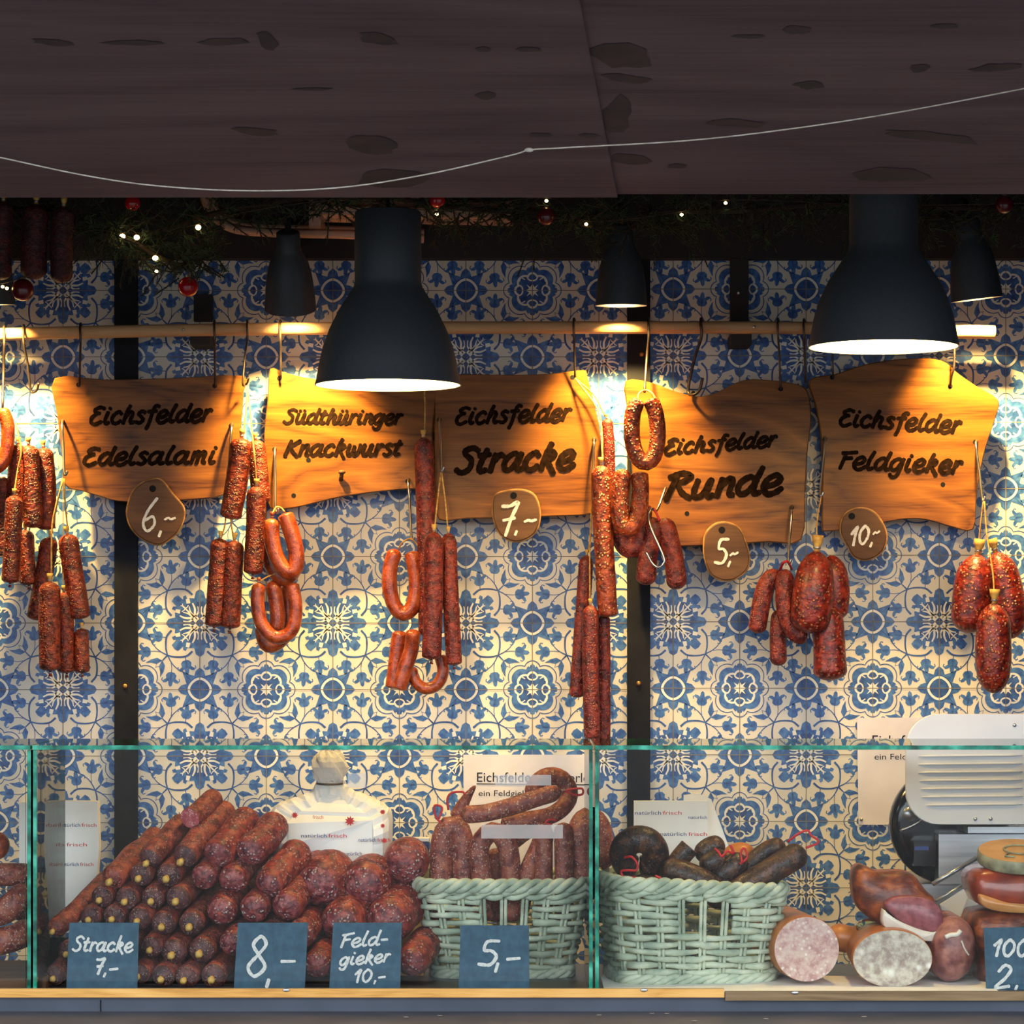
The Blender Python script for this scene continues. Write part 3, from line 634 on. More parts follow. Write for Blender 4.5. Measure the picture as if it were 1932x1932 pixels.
board([(103, 713), (200, 716), (330, 713), (455, 709), (458, 740), (454, 800), (450, 850), (442, 890), (428, 932), (350, 943), (280, 947), (220, 945), (188, 936), (150, 925), (122, 914), (116, 850), (107, 780)],
      'oak board lettered Eichsfelder Edelsalami, leftmost on the rail', [('Eichsfelder', 168, 398, 801, 795, 22.5, 7.6), ('Edelsalami', 155, 408, 878, 874, 22.5, 7.8)], [(148, 726), (405, 728), (118, 797), (436, 803)])
board([(509, 696), (535, 702), (575, 712), (640, 720), (720, 722), (816, 718), (817, 800), (814, 870), (814, 919), (770, 922), (700, 929), (640, 938), (585, 951), (545, 959), (508, 957), (500, 900), (498, 820), (505, 750)],
      'bright oak board lettered Südthüringer Knackwurst, under the big pendant lamp', [('Südthüringer', 534, 758, 799, 800, 18.5, 6.4), ('Knackwurst', 534, 756, 861, 859, 21, 7.2)], [(518, 848), (769, 908), (554, 935), (527, 714), (582, 868)])
board([(822, 712), (870, 706), (960, 707), (1040, 705), (1100, 698), (1108, 712), (1122, 765), (1133, 820), (1135, 880), (1132, 945), (1118, 969), (1040, 974), (960, 977), (880, 978), (828, 980), (820, 930), (819, 850), (820, 780)],
      'oak board lettered Eichsfelder Stracke, third along the rail', [('Eichsfelder', 858, 1076, 801, 793, 22, 7.2), ('Stracke', 858, 1082, 893, 884, 33, 11.5)], [(829, 792), (1121, 830), (1080, 712)])
board([(1180, 719), (1230, 722), (1268, 736), (1315, 748), (1350, 741), (1380, 726), (1410, 716), (1450, 717), (1490, 722), (1523, 736), (1530, 790), (1524, 850), (1519, 930), (1512, 1019), (1450, 1022), (1380, 1027), (1290, 1031), (1240, 1030), (1205, 1026), (1198, 960), (1190, 850), (1185, 780)],
      'oak board lettered Eichsfelder Runde with a wavy top edge', [('Eichsfelder', 1252, 1464, 858, 842, 20, 7), ('Runde', 1250, 1474, 944, 930, 34, 12)], [(1308, 742), (1473, 734), (1494, 958), (1296, 969)])
board([(1528, 716), (1575, 706), (1630, 688), (1690, 678), (1750, 676), (1785, 684), (1806, 703), (1845, 730), (1884, 755), (1878, 790), (1860, 845), (1848, 900), (1842, 950), (1836, 999), (1800, 995), (1750, 981), (1710, 979), (1660, 987), (1610, 996), (1560, 1002), (1551, 990), (1552, 900), (1549, 820), (1538, 760)],
      'oak board lettered Eichsfelder Feldgieker, at the right end of the rail', [('Eichsfelder', 1582, 1812, 803, 817, 21.5, 7.4), ('Feldgieker', 1580, 1814, 884, 893, 22.5, 7.8)], [(1570, 712), (1793, 729), (1556, 829), (1840, 834), (1779, 914)])
b = MB(); b.tube([P(643, 906, BY), P(645, 893, BY-.012)], L(4, BY), 10); b.ball(P(645, 891, BY-.014), L(7, BY), 12, 0, (1, .7, .6)); o = b.build('wooden_peg', M['slice'], None, P(644, 900, BY)); tag(o, 'small peg stuck in the lower middle of the knackwurst board', 'peg')

# ------------------------------------------------------------------ round wood-slice price tags
TY = -.112
def price_tag(outline, label, texts, hole):
    sm = catmull([Vector((p[0], p[1], 0)) for p in outline], 4, closed=True)
    b = MB(); b.slab([(P(p.x, p.y, TY).x, P(p.x, p.y, TY).z) for p in sm][::-1], TY, TY+.014, 0, .002)
    o = b.build('price_tag', M['slice'], None, P(sum(p[0] for p in outline)/len(outline), max(p[1] for p in outline), TY)); tag(o, label, 'price tag', 'round wooden price tags')
    w = MB(); fn = lambda px, py, dy: P(px, py, TY-.0006-dy)
    for t in texts: write(w, *t, fn, .12, .18)
    w.build('lettering', M['chalk'], o)
    h = MB(); h.poly([P(hole[0]+6.5*math.cos(a), hole[1]+6.5*math.sin(a), TY-.0005) for a in [2*PI*i/14 for i in range(14)]]); h.build('hole', M['ink'], o)
    bk = MB(); ring = [P(p.x, p.y, TY+.007) for p in sm]; bk.tube(ring, .0035, 6, 0, True); bk.build('bark', M['bark'], o)
price_tag([(250, 930), (268, 912), (288, 905), (305, 907), (325, 932), (346, 958), (344, 985), (328, 1010), (300, 1027), (270, 1017), (248, 995), (240, 965)], 'wood-slice price tag chalked 6 on the Edelsalami board', [('6', 266, 298, 1002, 1002, 40, 5), (',', 300, 309, 1005, 1005, 24, 4.5), ('~', 309, 336, 990, 990, 18, 4)], (288, 922))
price_tag([(934, 935), (955, 927), (985, 925), (1008, 935), (1018, 965), (1014, 995), (998, 1014), (970, 1021), (945, 1008), (932, 980), (930, 955)], 'wood-slice price tag chalked 7 on the Stracke board', [('7', 940, 980, 1012, 1008, 41, 6.5), (',', 972, 980, 1004, 1004, 18, 4.5), ('~', 988, 1018, 992, 990, 14, 5)], (969, 935))
price_tag([(1333, 1005), (1350, 989), (1372, 987), (1394, 997), (1405, 1020), (1413, 1050), (1408, 1075), (1385, 1092), (1360, 1093), (1340, 1080), (1330, 1050), (1329, 1025)], 'wood-slice price tag chalked 5 on the Runde board', [('5', 1348, 1374, 1064, 1064, 31, 5.5), (',', 1374, 1384, 1062, 1062, 22, 4.5), ('~', 1376, 1396, 1058, 1054, 18, 4)], (1362, 1000))
price_tag([(1588, 985), (1600, 966), (1625, 959), (1650, 968), (1668, 995), (1672, 1020), (1660, 1044), (1635, 1056), (1612, 1050), (1600, 1030), (1588, 1008)], 'wood-slice price tag chalked 10 on the Feldgieker board', [('10', 1604, 1642, 1030, 1024, 23, 5), (',', 1642, 1650, 1026, 1026, 18, 4.5), ('~', 1646, 1662, 1018, 1014, 18, 3.5)], (1607, 974))

# ------------------------------------------------------------------ wire hooks
def hook(pts, label, r=2.3, mt='wire', n=6, group='wire hooks on the rail and boards'):
    q = catmull([P(*p) for p in pts], n); b = MB(); b.tube(q, L(r, -.12), 8); o = b.build('wire_hook', M[mt], None, q[0]); return tag(o, label, 'hook', group)
ry = lambda x, up=13: 622+(-.012*(x-420) if x < 420 else 0)-up*0
def rail_hook(x, py, xb, yb__, label, tail=0, r=2.2, yend=None):
    """hook over the rail at column x (rail centre row py) ending at (xb,yb__); tail>0 turns up again below"""
    t = py-17; pts = [(x+2, py+4, RY+.017), (x+2, py-8, RY+.019), (x, t, RY), (x-1, py-8, RY-.02), (x, py+18, RY-.021), ((x+xb)/2, (py+yb__)/2, -.12), (xb, yb__, yend if yend is not None else -.10)]
    if tail: pts += [(xb+tail*.45, yb__+tail*.45, -.115), (xb+tail, yb__, -.12), (xb+tail*1.25, yb__-tail, -.125)]
    return hook(pts, label, r)
rail_hook(8, 632, 5, 770, 'wire hook hanging from the rail at the left edge of the view', 0, 2.4, -.15)
rail_hook(45, 630, 58, 735, 'empty wire hook on the rail left of the Edelsalami board', 12)
rail_hook(152, 627, 150, 727, 'wire hook holding the left top corner of the Edelsalami board')
rail_hook(405, 622, 406, 729, 'wire hook holding the right top corner of the Edelsalami board')
rail_hook(467, 621, 458, 722, 'wire hook on the rail above the gap beside the Edelsalami board', 9, 2.0, -.13)
rail_hook(529, 621, 530, 714, 'wire hook holding the left top corner of the knackwurst board')
rail_hook(1083, 618, 1085, 712, 'wire hook holding the right top corner of the Stracke board')
rail_hook(1224, 618, 1216, 740, 'wire hook holding the bright ring of sausage in the spot light', 0, 2.4, -.17)
rail_hook(1323, 618, 1298, 735, 'large bare S hook dangling above the Runde board', 22, 3.0)
rail_hook(1468, 618, 1473, 736, 'wire hook holding the right top corner of the Runde board')
rail_hook(1517, 619, 1519, 722, 'wire hook on the rail between the Runde and Feldgieker boards')
b_ = hook([(1571, 640, -.10), (1571, 690, -.10), (1572, 713, -.088)], 'wire holding the left top corner of the Feldgieker board', 2.0)
hook([(1801, 640, -.11), (1800, 690, -.11), (1795, 712, -.10), (1793, 729, -.088)], 'wire holding the right top corner of the Feldgieker board', 2.2)
def bhook(x, y, xb, yb__, label, curl=6, r=2.4, yend=-.15):
    hook([(x+2, y-4, BY+.01), (x, y-3, BY-.012), (x-.5, y+8, BY-.03), ((x*.6+xb*.4), (y*.6+yb__*.4), -.125), (xb, yb__-6, yend), (xb+curl*.5, yb__, yend-.004), (xb+curl, yb__-7, yend-.006)], label, r, 'steel')
bhook(118, 797, 121, 896, 'wire hook through the left edge of the Edelsalami board')
bhook(437, 803, 429, 905, 'wire hook through the right edge of the Edelsalami board')
bhook(519, 849, 520, 966, 'wire hook through the left edge of the knackwurst board')
bhook(771, 908, 776, 1018, 'wire hook through the lower right corner of the knackwurst board')
bhook(830, 793, 832, 888, 'wire hook through the left edge of the Stracke board')
bhook(1121, 831, 1117, 940, 'wire hook through the right edge of the Stracke board')
bhook(1494, 958, 1487, 1062, 'wire hook through the lower right corner of the Runde board')
bhook(1557, 829, 1548, 935, 'wire hook through the left edge of the Feldgieker board')
bhook(1842, 836, 1853, 944, 'wire hook through the right edge of the Feldgieker board')
hook([(1256, 920, -.13), (1240, 962, -.17), (1230, 960, -.182), (1224, 972, -.188), (1230, 1000, -.198), (1252, 1050, -.205), (1251, 1064, -.205), (1241, 1070, -.205), (1230, 1062, -.205), (1219, 1041, -.205)], 'long S hook dangling in front of the dark sausage pair below the Runde lettering', 2.4, 'steel')

# ------------------------------------------------------------------ sausages
def sausage(pts, r, mt, label, group=None, caps=(.8, .4), knot=(1, 0), string=None, prof=None, name='sausage', seg=18, neck=.16, nr=28, cat='sausage', tie=None, cut=None, smooth=True, end_mat=None, clip=True, knob='casing_end'):
    q = [P(*p) for p in pts]
    path, Lt = resample(catmull(q, 8), 60)
    y_m = sum(p[2] for p in pts)/len(pts); r = L(r, y_m)
    c0, c1 = caps[0]*r, caps[1]*r
    cs = [0, .04, .13, .3, .55, .8]
    ss = [c*c0 for c in cs]+[c0+(Lt-c0-c1)*i/nr for i in range(nr+1)]+[Lt-c*c1 for c in cs[::-1]]
    def at(s):
        x = s/Lt*59; i = min(58, int(x)); return path[i].lerp(path[i+1], x-i)
    def rad(s):
        f = prof(s/Lt) if prof else 1.0
        a = 1.0
        if s < c0 and cut != 0: a = max(neck, math.sqrt(max(0, 1-(1-s/c0)**2)))
        if Lt-s < c1 and cut != 1: a = min(a, max(neck*.8, math.sqrt(max(0, 1-(1-(Lt-s)/c1)**2))))
        return max(1e-4, r*f*a*(1+.012*math.sin(s*60+r*9e3)))
    b = MB(); b.tube([at(s) for s in ss], [rad(s) for s in ss], seg)
    o = b.build(name, M[mt], None, q[0]); tag(o, label, cat, group)
    d0 = (path[0]-path[2]).normalized(); d1 = (path[-1]-path[-3]).normalized()
    if knot[0]:
        k = MB(); k.tube([path[0]-d0*r*.1, path[0]+d0*r*.18, path[0]+d0*r*.45, path[0]+d0*r*.8], [r*.2, r*.12, r*.26, r*.3], 10); tp = k.build('casing_tip', M[knob], o)
        if clip: k = MB(); k.tube([path[0]+d0*r*.12, path[0]+d0*r*.24], r*.2, 10); k.build('clip', M['clip'], tp)
    if knot[1]:
        k = MB(); k.tube([path[-1]-d1*r*.1, path[-1]+d1*r*.2, path[-1]+d1*r*.5], [r*.16, r*.1, r*.22], 8); tp = k.build('casing_tip', M[mt], o)
        if clip: k = MB(); k.tube([path[-1]+d1*r*.12, path[-1]+d1*r*.22], r*.16, 8); k.build('clip', M['clip'], tp)
    if string:
        k = MB(); k.tube(catmull([P(*p) for p in string], 5), L(1.7, y_m), 6); k.build('twine', M['twine'], o)
    if tie:
        k = MB(); k.tube(catmull([P(*p) for p in tie], 6), L(2.4, y_m), 6); k.build('red_tie', M['red_tie'], o)
    if cut is not None:
        e_, d_ = (path[0], d0) if cut == 0 else (path[-1], d1)
        k = MB(); u = d_.orthogonal().normalized(); v = d_.cross(u)
        k.poly([e_+d_*.0004+(u*math.cos(a)+v*math.sin(a))*r*.97*(prof(0) if prof else 1) for a in [2*PI*i/28 for i in range(28)]]); k.build('cut_face', M[end_mat or 'cut_red'], o)
    return o
pear = lambda t: .58+.46*math.sin(PI*(t*.66+.10))
feld = lambda t: .60+.44*math.sin(PI*(t*.72+.14))
Z0, Z1, Z2, Z3 = -.115, -.145, -.18, -.21
# left edge bunch
sausage([(2, 770, Z1), (14, 800, Z1), (13, 845, Z1), (2, 876, Z1), (-22, 880, Z1), (-34, 840, Z1)], 13, 'knack', 'orange ring sausage half cut off by the left edge of the view', knot=(0, 0))
gl = 'Edelsalami hanging at the left edge'
sausage([(34, 838, Z0), (30, 920, Z0), (26, 990, Z0)], 17, 'salami', 'reddish salami at the left edge, behind the low hanging front one', gl, knot=(1, 0))
sausage([(54, 840, Z1), (59, 920, Z1), (64, 996, Z1)], 19, 'salami', 'tall salami right of centre in the left edge bunch', gl, knot=(1, 0))
sausage([(82, 845, Z0), (88, 920, Z0), (86, 1000, Z0)], 18, 'salami', 'shaded salami at the right of the left edge bunch, beside the oak board', gl, knot=(1, 0))
sausage([(27, 935, Z2), (24, 1015, Z2), (19, 1100, Z2)], 16.5, 'salami', 'low front salami hung on a long string at the left edge', gl, knot=(1, 1), string=[(27, 930, Z2), (33, 890, -.17), (40, 850, -.17), (30, 800, -.15)])
sausage([(48, 1000, Z0), (50, 1050, Z0), (54, 1104, Z0)], 16, 'salami', 'dark short salami behind the low front one at the left edge', gl, knot=(1, 1))
sausage([(6, 900, Z0), (4, 980, Z0), (2, 1050, Z0)], 13, 'salami', 'salami half out of view at the left edge, furthest left', gl, knot=(0, 0))
# bunch under the Edelsalami board's left hook
gl = 'Edelsalami under the left hook of the Edelsalami board'
sausage([(94, 1014, Z0), (82, 1090, Z0), (66, 1170, Z0)], 17, 'salami', 'salami slanting down to the left at the back of the bunch by the left batten', gl, string=[(96, 1010, Z0), (110, 940, -.14), (118, 902, -.15)])
sausage([(127, 1008, Z1), (139, 1085, Z1), (153, 1168, Z1)], 19, 'salami', 'salami slanting down to the right in the bunch by the left batten', gl, string=[(128, 1002, Z1), (123, 950, -.15), (121, 903, -.15)])
sausage([(94, 1098, Z2), (93, 1180, Z2), (95, 1266, Z2)], 20.5, 'salami', 'low front salami on the longest string by the left batten', gl, knot=(1, 1), string=[(97, 1090, Z2), (98, 1000, Z2), (104, 960, -.17), (119, 904, -.15)])
sausage([(121, 1118, Z1), (123, 1190, Z1), (126, 1270, Z1)], 17, 'salami', 'dark salami in the middle low behind the front one by the left batten', gl, knot=(1, 1))
sausage([(154, 1186, Z1+.01), (154, 1225, Z1), (155, 1270, Z1)], 14, 'salami', 'shortest salami at the lower right of the bunch by the left batten', gl, knot=(1, 1))
# between the first two boards
gl = 'Edelsalami between the first two boards'
sausage([(456, 826, Z2), (448, 900, Z2), (434, 980, Z2)], 21, 'salami', 'bright upper left salami between the first two boards', gl, string=[(457, 822, Z2), (462, 795, -.17), (467, 735, -.14)])
sausage([(482, 830, Z1), (488, 890, Z1), (494, 950, Z1)], 18, 'salami', 'bright upper right salami between the first two boards, partly behind a twine', gl)
sausage([(484, 918, Z3), (482, 1000, Z3), (477, 1084, Z3)], 18.5, 'salami', 'bright middle salami on a twine between the first two boards', gl, knot=(1, 1), string=[(484, 912, Z3), (480, 860, Z3), (476, 820, Z2), (468, 740, -.14)])
sausage([(416, 1016, Z2), (410, 1100, Z2), (404, 1183, Z2)], 18, 'salami', 'dark lower left salami of the pair under the bright bunch', gl, knot=(1, 1), string=[(418, 1012, Z2), (425, 985, Z2), (430, 910, -.155)])
sausage([(442, 1020, Z2), (438, 1100, Z2), (434, 1186, Z2)], 19, 'salami', 'lower right salami of the pair under the bright bunch', gl, knot=(1, 1), string=[(441, 1014, Z2), (436, 985, Z2), (431, 910, -.155)])
# smoked rings at the knackwurst board
gl = 'smoked sausage loops at the knackwurst board'
sausage([(513, 978, Z2), (512, 1010, Z2), (521, 1048, Z2), (540, 1077, Z2), (556, 1074, Z2), (559, 1045, Z2), (551, 1008, Z2), (537, 968, Z2)], 15.5, 'knack', 'shiny orange loop at the left hook of the knackwurst board', gl, knot=(1, 0), string=[(512, 975, Z2), (520, 958, -.165), (530, 958, -.17), (537, 966, Z2)], knob='knack')
sausage([(506, 1000, Z1), (507, 1050, Z1), (522, 1082, Z1), (540, 1092, Z1), (556, 1075, Z1)], 15, 'knack', 'shaded loop tucked behind the shiny orange loop', gl, knot=(0, 0))
sausage([(488, 1100, Z2), (486, 1140, Z2), (495, 1180, Z2), (521, 1203, Z2), (550, 1190, Z2), (558, 1150, Z2), (551, 1100, Z2)], 13, 'knack', 'lower wide orange loop with a shiny bottom bend', gl, knot=(1, 0), knob='knack', string=[(489, 1097, Z2), (505, 1088, -.165), (520, 1082, -.165)])
sausage([(512, 1096, Z1), (520, 1130, Z1), (524, 1165, Z1), (520, 1190, Z1)], 15, 'knack', 'dark leg seen inside the lower wide orange loop', gl, knot=(0, 0))
sausage([(545, 1100, Z0), (544, 1180, Z0), (524, 1212, Z0), (503, 1215, Z0), (494, 1180, Z0)], 15, 'knack', 'dark loop hanging lowest behind the wide orange loop', gl, knot=(0, 0))
# middle bunch
gl = 'long Stracke at the left hook of the Stracke board'
sausage([(799, 826, Z1), (803, 950, Z1), (806, 1080, Z1), (808, 1200, Z1)], 18.5, 'stracke', 'long red stracke hanging highest in front of the gap before the Stracke board', gl, caps=(1.2, .4), string=[(801, 815, Z1), (802, 770, -.14), (801, 742, -.13), (800, 690, -.12)])
sausage([(819, 1004, Z3), (818, 1110, Z3), (814, 1244, Z3)], 18.5, 'stracke', 'left one of two red stracke on the forked twine', gl, caps=(1.4, .35), knot=(1, 1), string=[(820, 998, Z3), (826, 940, -.19), (832, 892, -.16)])
sausage([(846, 1006, Z2), (850, 1120, Z2), (857, 1255, Z2)], 15.5, 'stracke', 'right one of two red stracke on the forked twine', gl, caps=(1.4, .35), knot=(1, 1), string=[(845, 1000, Z2), (840, 945, -.17), (833, 892, -.16)])
gl = 'orange sausage loops in the middle'
sausage([(747, 1036, Z1), (736, 1072, Z1), (736, 1115, Z1), (748, 1150, Z1), (766, 1158, Z1), (781, 1138, Z1), (785, 1095, Z1), (777, 1040, Z1)], 14.5, 'knack', 'upright orange loop on the hook of the knackwurst board', gl, knot=(0, 0), string=[(752, 1036, Z1), (760, 1023, -.16), (775, 1017, -.165), (788, 1030, -.15), (794, 1048, Z1)])
sausage([(756, 1190, Z1), (750, 1230, Z1), (742, 1300, Z1)], 15.5, 'knack', 'stubby orange sausage below the upright loop, left leg', gl, knot=(0, 0), caps=(.6, .3))
sausage([(780, 1188, Z2-.01), (776, 1225, Z2), (764, 1262, Z2), (752, 1302, Z2)], 14.5, 'knack', 'stubby orange sausage below the upright loop, front leg', gl, knot=(0, 0), caps=(.6, .3))
sausage([(776, 1258, Z1), (782, 1284, Z1), (802, 1299, Z1), (825, 1291, Z1), (836, 1266, Z1), (830, 1236, Z1)], 11.5, 'knack', 'small curled loop peeping out below the two long stracke', gl, knot=(0, 0))
# right of the Stracke board
gl = 'coarse long salami at the right hook of the Stracke board'
sausage([(1145, 790, Z0), (1149, 850, Z0), (1150, 930, Z0)], 11, 'stracke', 'thin dark salami highest up behind the coarse bright one', gl, knot=(1, 0), string=[(1142, 786, Z0), (1120, 745, -.11), (1085, 714, -.10)])
sausage([(1134, 878, Z2), (1136, 960, Z2), (1141, 1060, Z2), (1147, 1164, Z2)], 19, 'coarse', 'long coarse pebbly salami glowing in the spot light', gl, caps=(1.0, .3), knot=(1, 0), string=[(1136, 872, Z2), (1136, 820, -.17), (1126, 770, -.13), (1086, 715, -.10)])
sausage([(1107, 1048, Z1), (1098, 1170, Z1), (1087, 1316, Z1)], 14, 'stracke', 'slanting stracke at the left of the low bunch by the right batten', gl, caps=(1.2, .4), knot=(1, 0), string=[(1110, 1042, Z1), (1114, 1000, -.15), (1118, 944, -.155)])
sausage([(1114, 1142, Z2), (1114, 1260, Z2), (1117, 1395, Z2)], 15.5, 'stracke', 'lowest stracke reaching down to the glass case', gl, caps=(1.2, .4), string=[(1113, 1136, Z2), (1113, 1040, -.17), (1117, 944, -.155)])
sausage([(1139, 1160, Z1), (1140, 1270, Z1), (1140, 1398, Z1)], 12, 'stracke', 'dark stracke behind and right of the lowest one', gl)
# loops by the right batten
gl = 'sausage rings at the Runde board'
sausage([(1206, 752, Z3), (1194, 780, Z3), (1193, 830, Z3), (1204, 864, Z3), (1220, 873, Z3), (1234, 860, Z3), (1241, 825, Z3), (1237, 780, Z3), (1226, 752, Z3)], 15.5, 'coarse', 'bright hairpin ring hung on the rail in the spot light', gl, knot=(0, 0), string=[(1203, 754, Z3), (1206, 742, -.20), (1218, 736, -.19), (1232, 744, -.20), (1240, 765, Z3)])
sausage([(1176, 885, Z2-.02), (1170, 940, Z2-.02), (1172, 985, Z2-.02), (1188, 998, Z2-.02), (1203, 970, Z2-.01), (1208, 930, Z2-.01), (1206, 890, Z2-.01)], 17, 'coarse', 'hooked loop with a lit bend below the bright hairpin ring', gl, knot=(0, 0))
sausage([(1168, 950, Z1), (1174, 1015, Z1), (1190, 1035, Z1), (1206, 1015, Z1), (1212, 950, Z1)], 20, 'stracke', 'dark round loop behind the lit bend', gl, knot=(0, 0))
sausage([(1234, 976, Z1-.01), (1230, 1010, Z1-.01), (1222, 1050, Z1-.01), (1218, 1104, Z1-.01)], 19, 'stracke', 'left leg of the dark sausage pair tied with a red cord', gl, knot=(0, 0), caps=(1, .8), tie=[(1226, 962, Z2), (1233, 960, Z2), (1240, 972, Z2), (1244, 982, Z2)])
sausage([(1250, 978, Z1-.01), (1262, 1015, Z1-.01), (1272, 1060, Z1-.01), (1278, 1112, Z1-.01)], 19, 'stracke', 'right leg of the dark sausage pair tied with a red cord', gl, knot=(0, 0), caps=(1, .8))
# right hand bunches
gl = 'sausages at the lower right hook of the Runde board'
sausage([(1470, 1078, Z1), (1448, 1100, Z1), (1437, 1136, Z1), (1427, 1195, Z1)], 17.5, 'stracke', 'bent sausage leg at the far left of the bunch under the Runde board', gl, knot=(0, 0), caps=(1.2, .8), tie=[(1471, 1076, Z1), (1478, 1062, Z2), (1486, 1060, Z2), (1494, 1074, Z1)])
sausage([(1482, 1074, Z2), (1480, 1110, Z2), (1484, 1160, Z2), (1502, 1195, Z2), (1524, 1200, Z2)], 17.5, 'stracke', 'bent sausage curling under the big feldgieker', gl, knot=(0, 0), caps=(1.2, .8))
sausage([(1472, 1150, Z1), (1468, 1200, Z1), (1469, 1256, Z1)], 16, 'stracke', 'short dark sausage hanging lowest left under the Runde board', gl, knot=(0, 0), caps=(1, .8))
gl = 'feldgieker at the left hook of the Feldgieker board'
sausage([(1568, 1048, Z1), (1574, 1100, Z1), (1577, 1170, Z1)], 27, 'feld', 'feldgieker mostly hidden behind the big left one', gl, caps=(1.2, .6), prof=feld, knot=(0, 0))
sausage([(1541, 1040, Z3), (1535, 1110, Z3), (1526, 1195, Z3)], 38, 'feld', 'biggest pear shaped feldgieker on twine under the Feldgieker board', gl, caps=(1.1, .7), prof=pear, string=[(1543, 1036, Z3), (1541, 990, -.18), (1549, 938, -.155)], neck=.22)
sausage([(1561, 1140, Z2), (1564, 1205, Z2), (1567, 1284, Z2)], 32, 'feld', 'lowest feldgieker of the bunch under the Feldgieker board', gl, caps=(1.0, .6), knot=(0, 0), prof=lambda t: .86+.16*t)
gl = 'feldgieker at the right edge'
sausage([(1878, 1042, Z0), (1898, 1120, Z0), (1909, 1205, Z0)], 33, 'feld', 'feldgieker at the right edge, behind and right of the others', gl, caps=(1.1, .8), prof=feld)
sausage([(1845, 1046, Z1), (1835, 1120, Z1), (1824, 1194, Z1)], 36, 'feld', 'left upper feldgieker of the three at the right edge', gl, caps=(1.1, .7), prof=feld, string=[(1845, 1038, Z1), (1850, 990, -.15), (1856, 940, -.155)])
sausage([(1876, 1138, Z3), (1874, 1220, Z3), (1875, 1308, Z3)], 33, 'feld', 'lowest feldgieker of the three at the right edge', gl, caps=(1.2, 1.0), prof=feld, string=[(1876, 1130, Z3), (1873, 1080, -.19), (1862, 1010, -.165), (1857, 944, -.155)])
# dark sausages high up in the shade at the left
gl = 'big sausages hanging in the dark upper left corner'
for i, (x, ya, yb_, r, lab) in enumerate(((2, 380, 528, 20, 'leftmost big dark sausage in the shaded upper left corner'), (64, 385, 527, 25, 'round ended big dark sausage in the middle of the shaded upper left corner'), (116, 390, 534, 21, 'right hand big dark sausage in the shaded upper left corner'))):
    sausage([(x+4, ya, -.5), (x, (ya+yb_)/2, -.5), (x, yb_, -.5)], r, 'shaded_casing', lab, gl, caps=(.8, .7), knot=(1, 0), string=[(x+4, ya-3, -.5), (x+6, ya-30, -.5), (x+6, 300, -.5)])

# ------------------------------------------------------------------ fir garland, fairy lights, baubles, sledge in the dark top
GY = -.42
spine = catmull([P(x, y, GY) for x, y in ((-80, 420), (60, 395), (170, 425), (280, 440), (400, 405), (560, 375), (720, 372), (860, 392), (1000, 402), (1120, 415), (1260, 400), (1400, 398), (1560, 385), (1720, 390), (1900, 392), (2040, 380))], 14)
def fir(name, spine, n, spread, label, ln=(.05, .10)):
    b = MB(); b.tube(spine, .006, 6, 1)
    for i in range(n):
        c = random.choice(spine)+Vector((random.gauss(0, .02), random.gauss(0, .03), random.gauss(0, spread)))
        d = Vector((random.uniform(-1, 1), random.uniform(-.6, .6), random.uniform(-1, .7))).normalized(); l = random.uniform(*ln)
        b.tube([c, c+d*l], .0014, 4, 1)
        u = d.orthogonal().normalized(); v = d.cross(u)
        for k in range(26):
            a = random.uniform(0, 2*PI); s0 = c+d*l*(k/26); w = (u*math.cos(a)+v*math.sin(a)); e_ = s0+(w*.9+d*.7)*random.uniform(.010, .017); t = d.cross(w)*.0009
            b.poly([s0-t, s0+t, e_+t*.4, e_-t*.4], 0)
    o = b.build(name, [M['fir'], M['twig']], None, spine[len(spine)//2]); return tag(o, label, 'garland')
fir('fir_garland', spine, 820, .022, 'long dark fir garland strung under the awning along the top')
fir('fir_branch', catmull([P(x, y, GY-.02) for x, y in ((200, 430), (250, 455), (300, 485), (345, 500), (390, 480))], 6), 90, .016, 'drooping fir branch with lights at the upper left', (.03, .07))
root = empty('fairy_light_string', P(400, 410, GY-.03)); tag(root, 'string of small warm fairy lights wound through the fir garland', 'fairy lights')
fl = [(5, 541), (13, 544), (231, 446), (258, 448), (293, 487), (295, 512), (374, 429), (824, 404), (1031, 379), (1106, 423), (1286, 405), (1369, 383)]
w = MB(); w.tube(catmull([P(x, y-3, GY-.045) for x, y in [(-40, 520), (5, 538), (90, 500), (160, 440), (231, 443), (246, 436), (258, 446), (252, 470), (266, 490), (292, 486), (320, 440), (374, 426), (480, 400), (650, 380), (824, 400), (1031, 376), (1106, 420), (1286, 402), (1369, 380), (1700, 390), (2000, 385)]], 8), .0009, 5); w.build('wire', M['wire'], root)
for i, (x, y) in enumerate(fl):
    k = MB(); k.ball(P(x, y, GY-.05), L(5.4 if i in (2, 3, 4, 6) else 3.2, GY), 10, 0, (1, 1, .9)); k.build('bulb', M['fairy'], root)
for x, y, r, mt, lab in ((355, 541, 19, 'bauble_red', 'red bauble catching light in front of the rail bracket at the left'), (250, 383, 15, 'bauble_red', 'red bauble high up in the garland above the left batten'), (825, 377, 15, 'bauble_red', 'red bauble just right of the big pendant cord'),
                         (43, 547, 21, 'bauble_dark', 'dark red bauble under the big shaded sausages at the left'), (1030, 408, 17, 'bauble_dark', 'dark bauble with a bright rim in the middle of the garland'), (1895, 386, 17, 'bauble_dark', 'dark red bauble in the garland at the far right')):
    c = P(x, y, GY-.05); rr = L(r, GY)
    b = MB(); b.ball(c, rr, 24); o = b.build('bauble', M[mt], None, c); tag(o, lab, 'bauble', 'christmas baubles in the garland')
    k = MB(); k.lathe([(rr*.25, rr*.95), (rr*.25, rr*1.2), (.0005, rr*1.2)], c, 12); k.build('cap', M['clip'], o)
SY = -.2
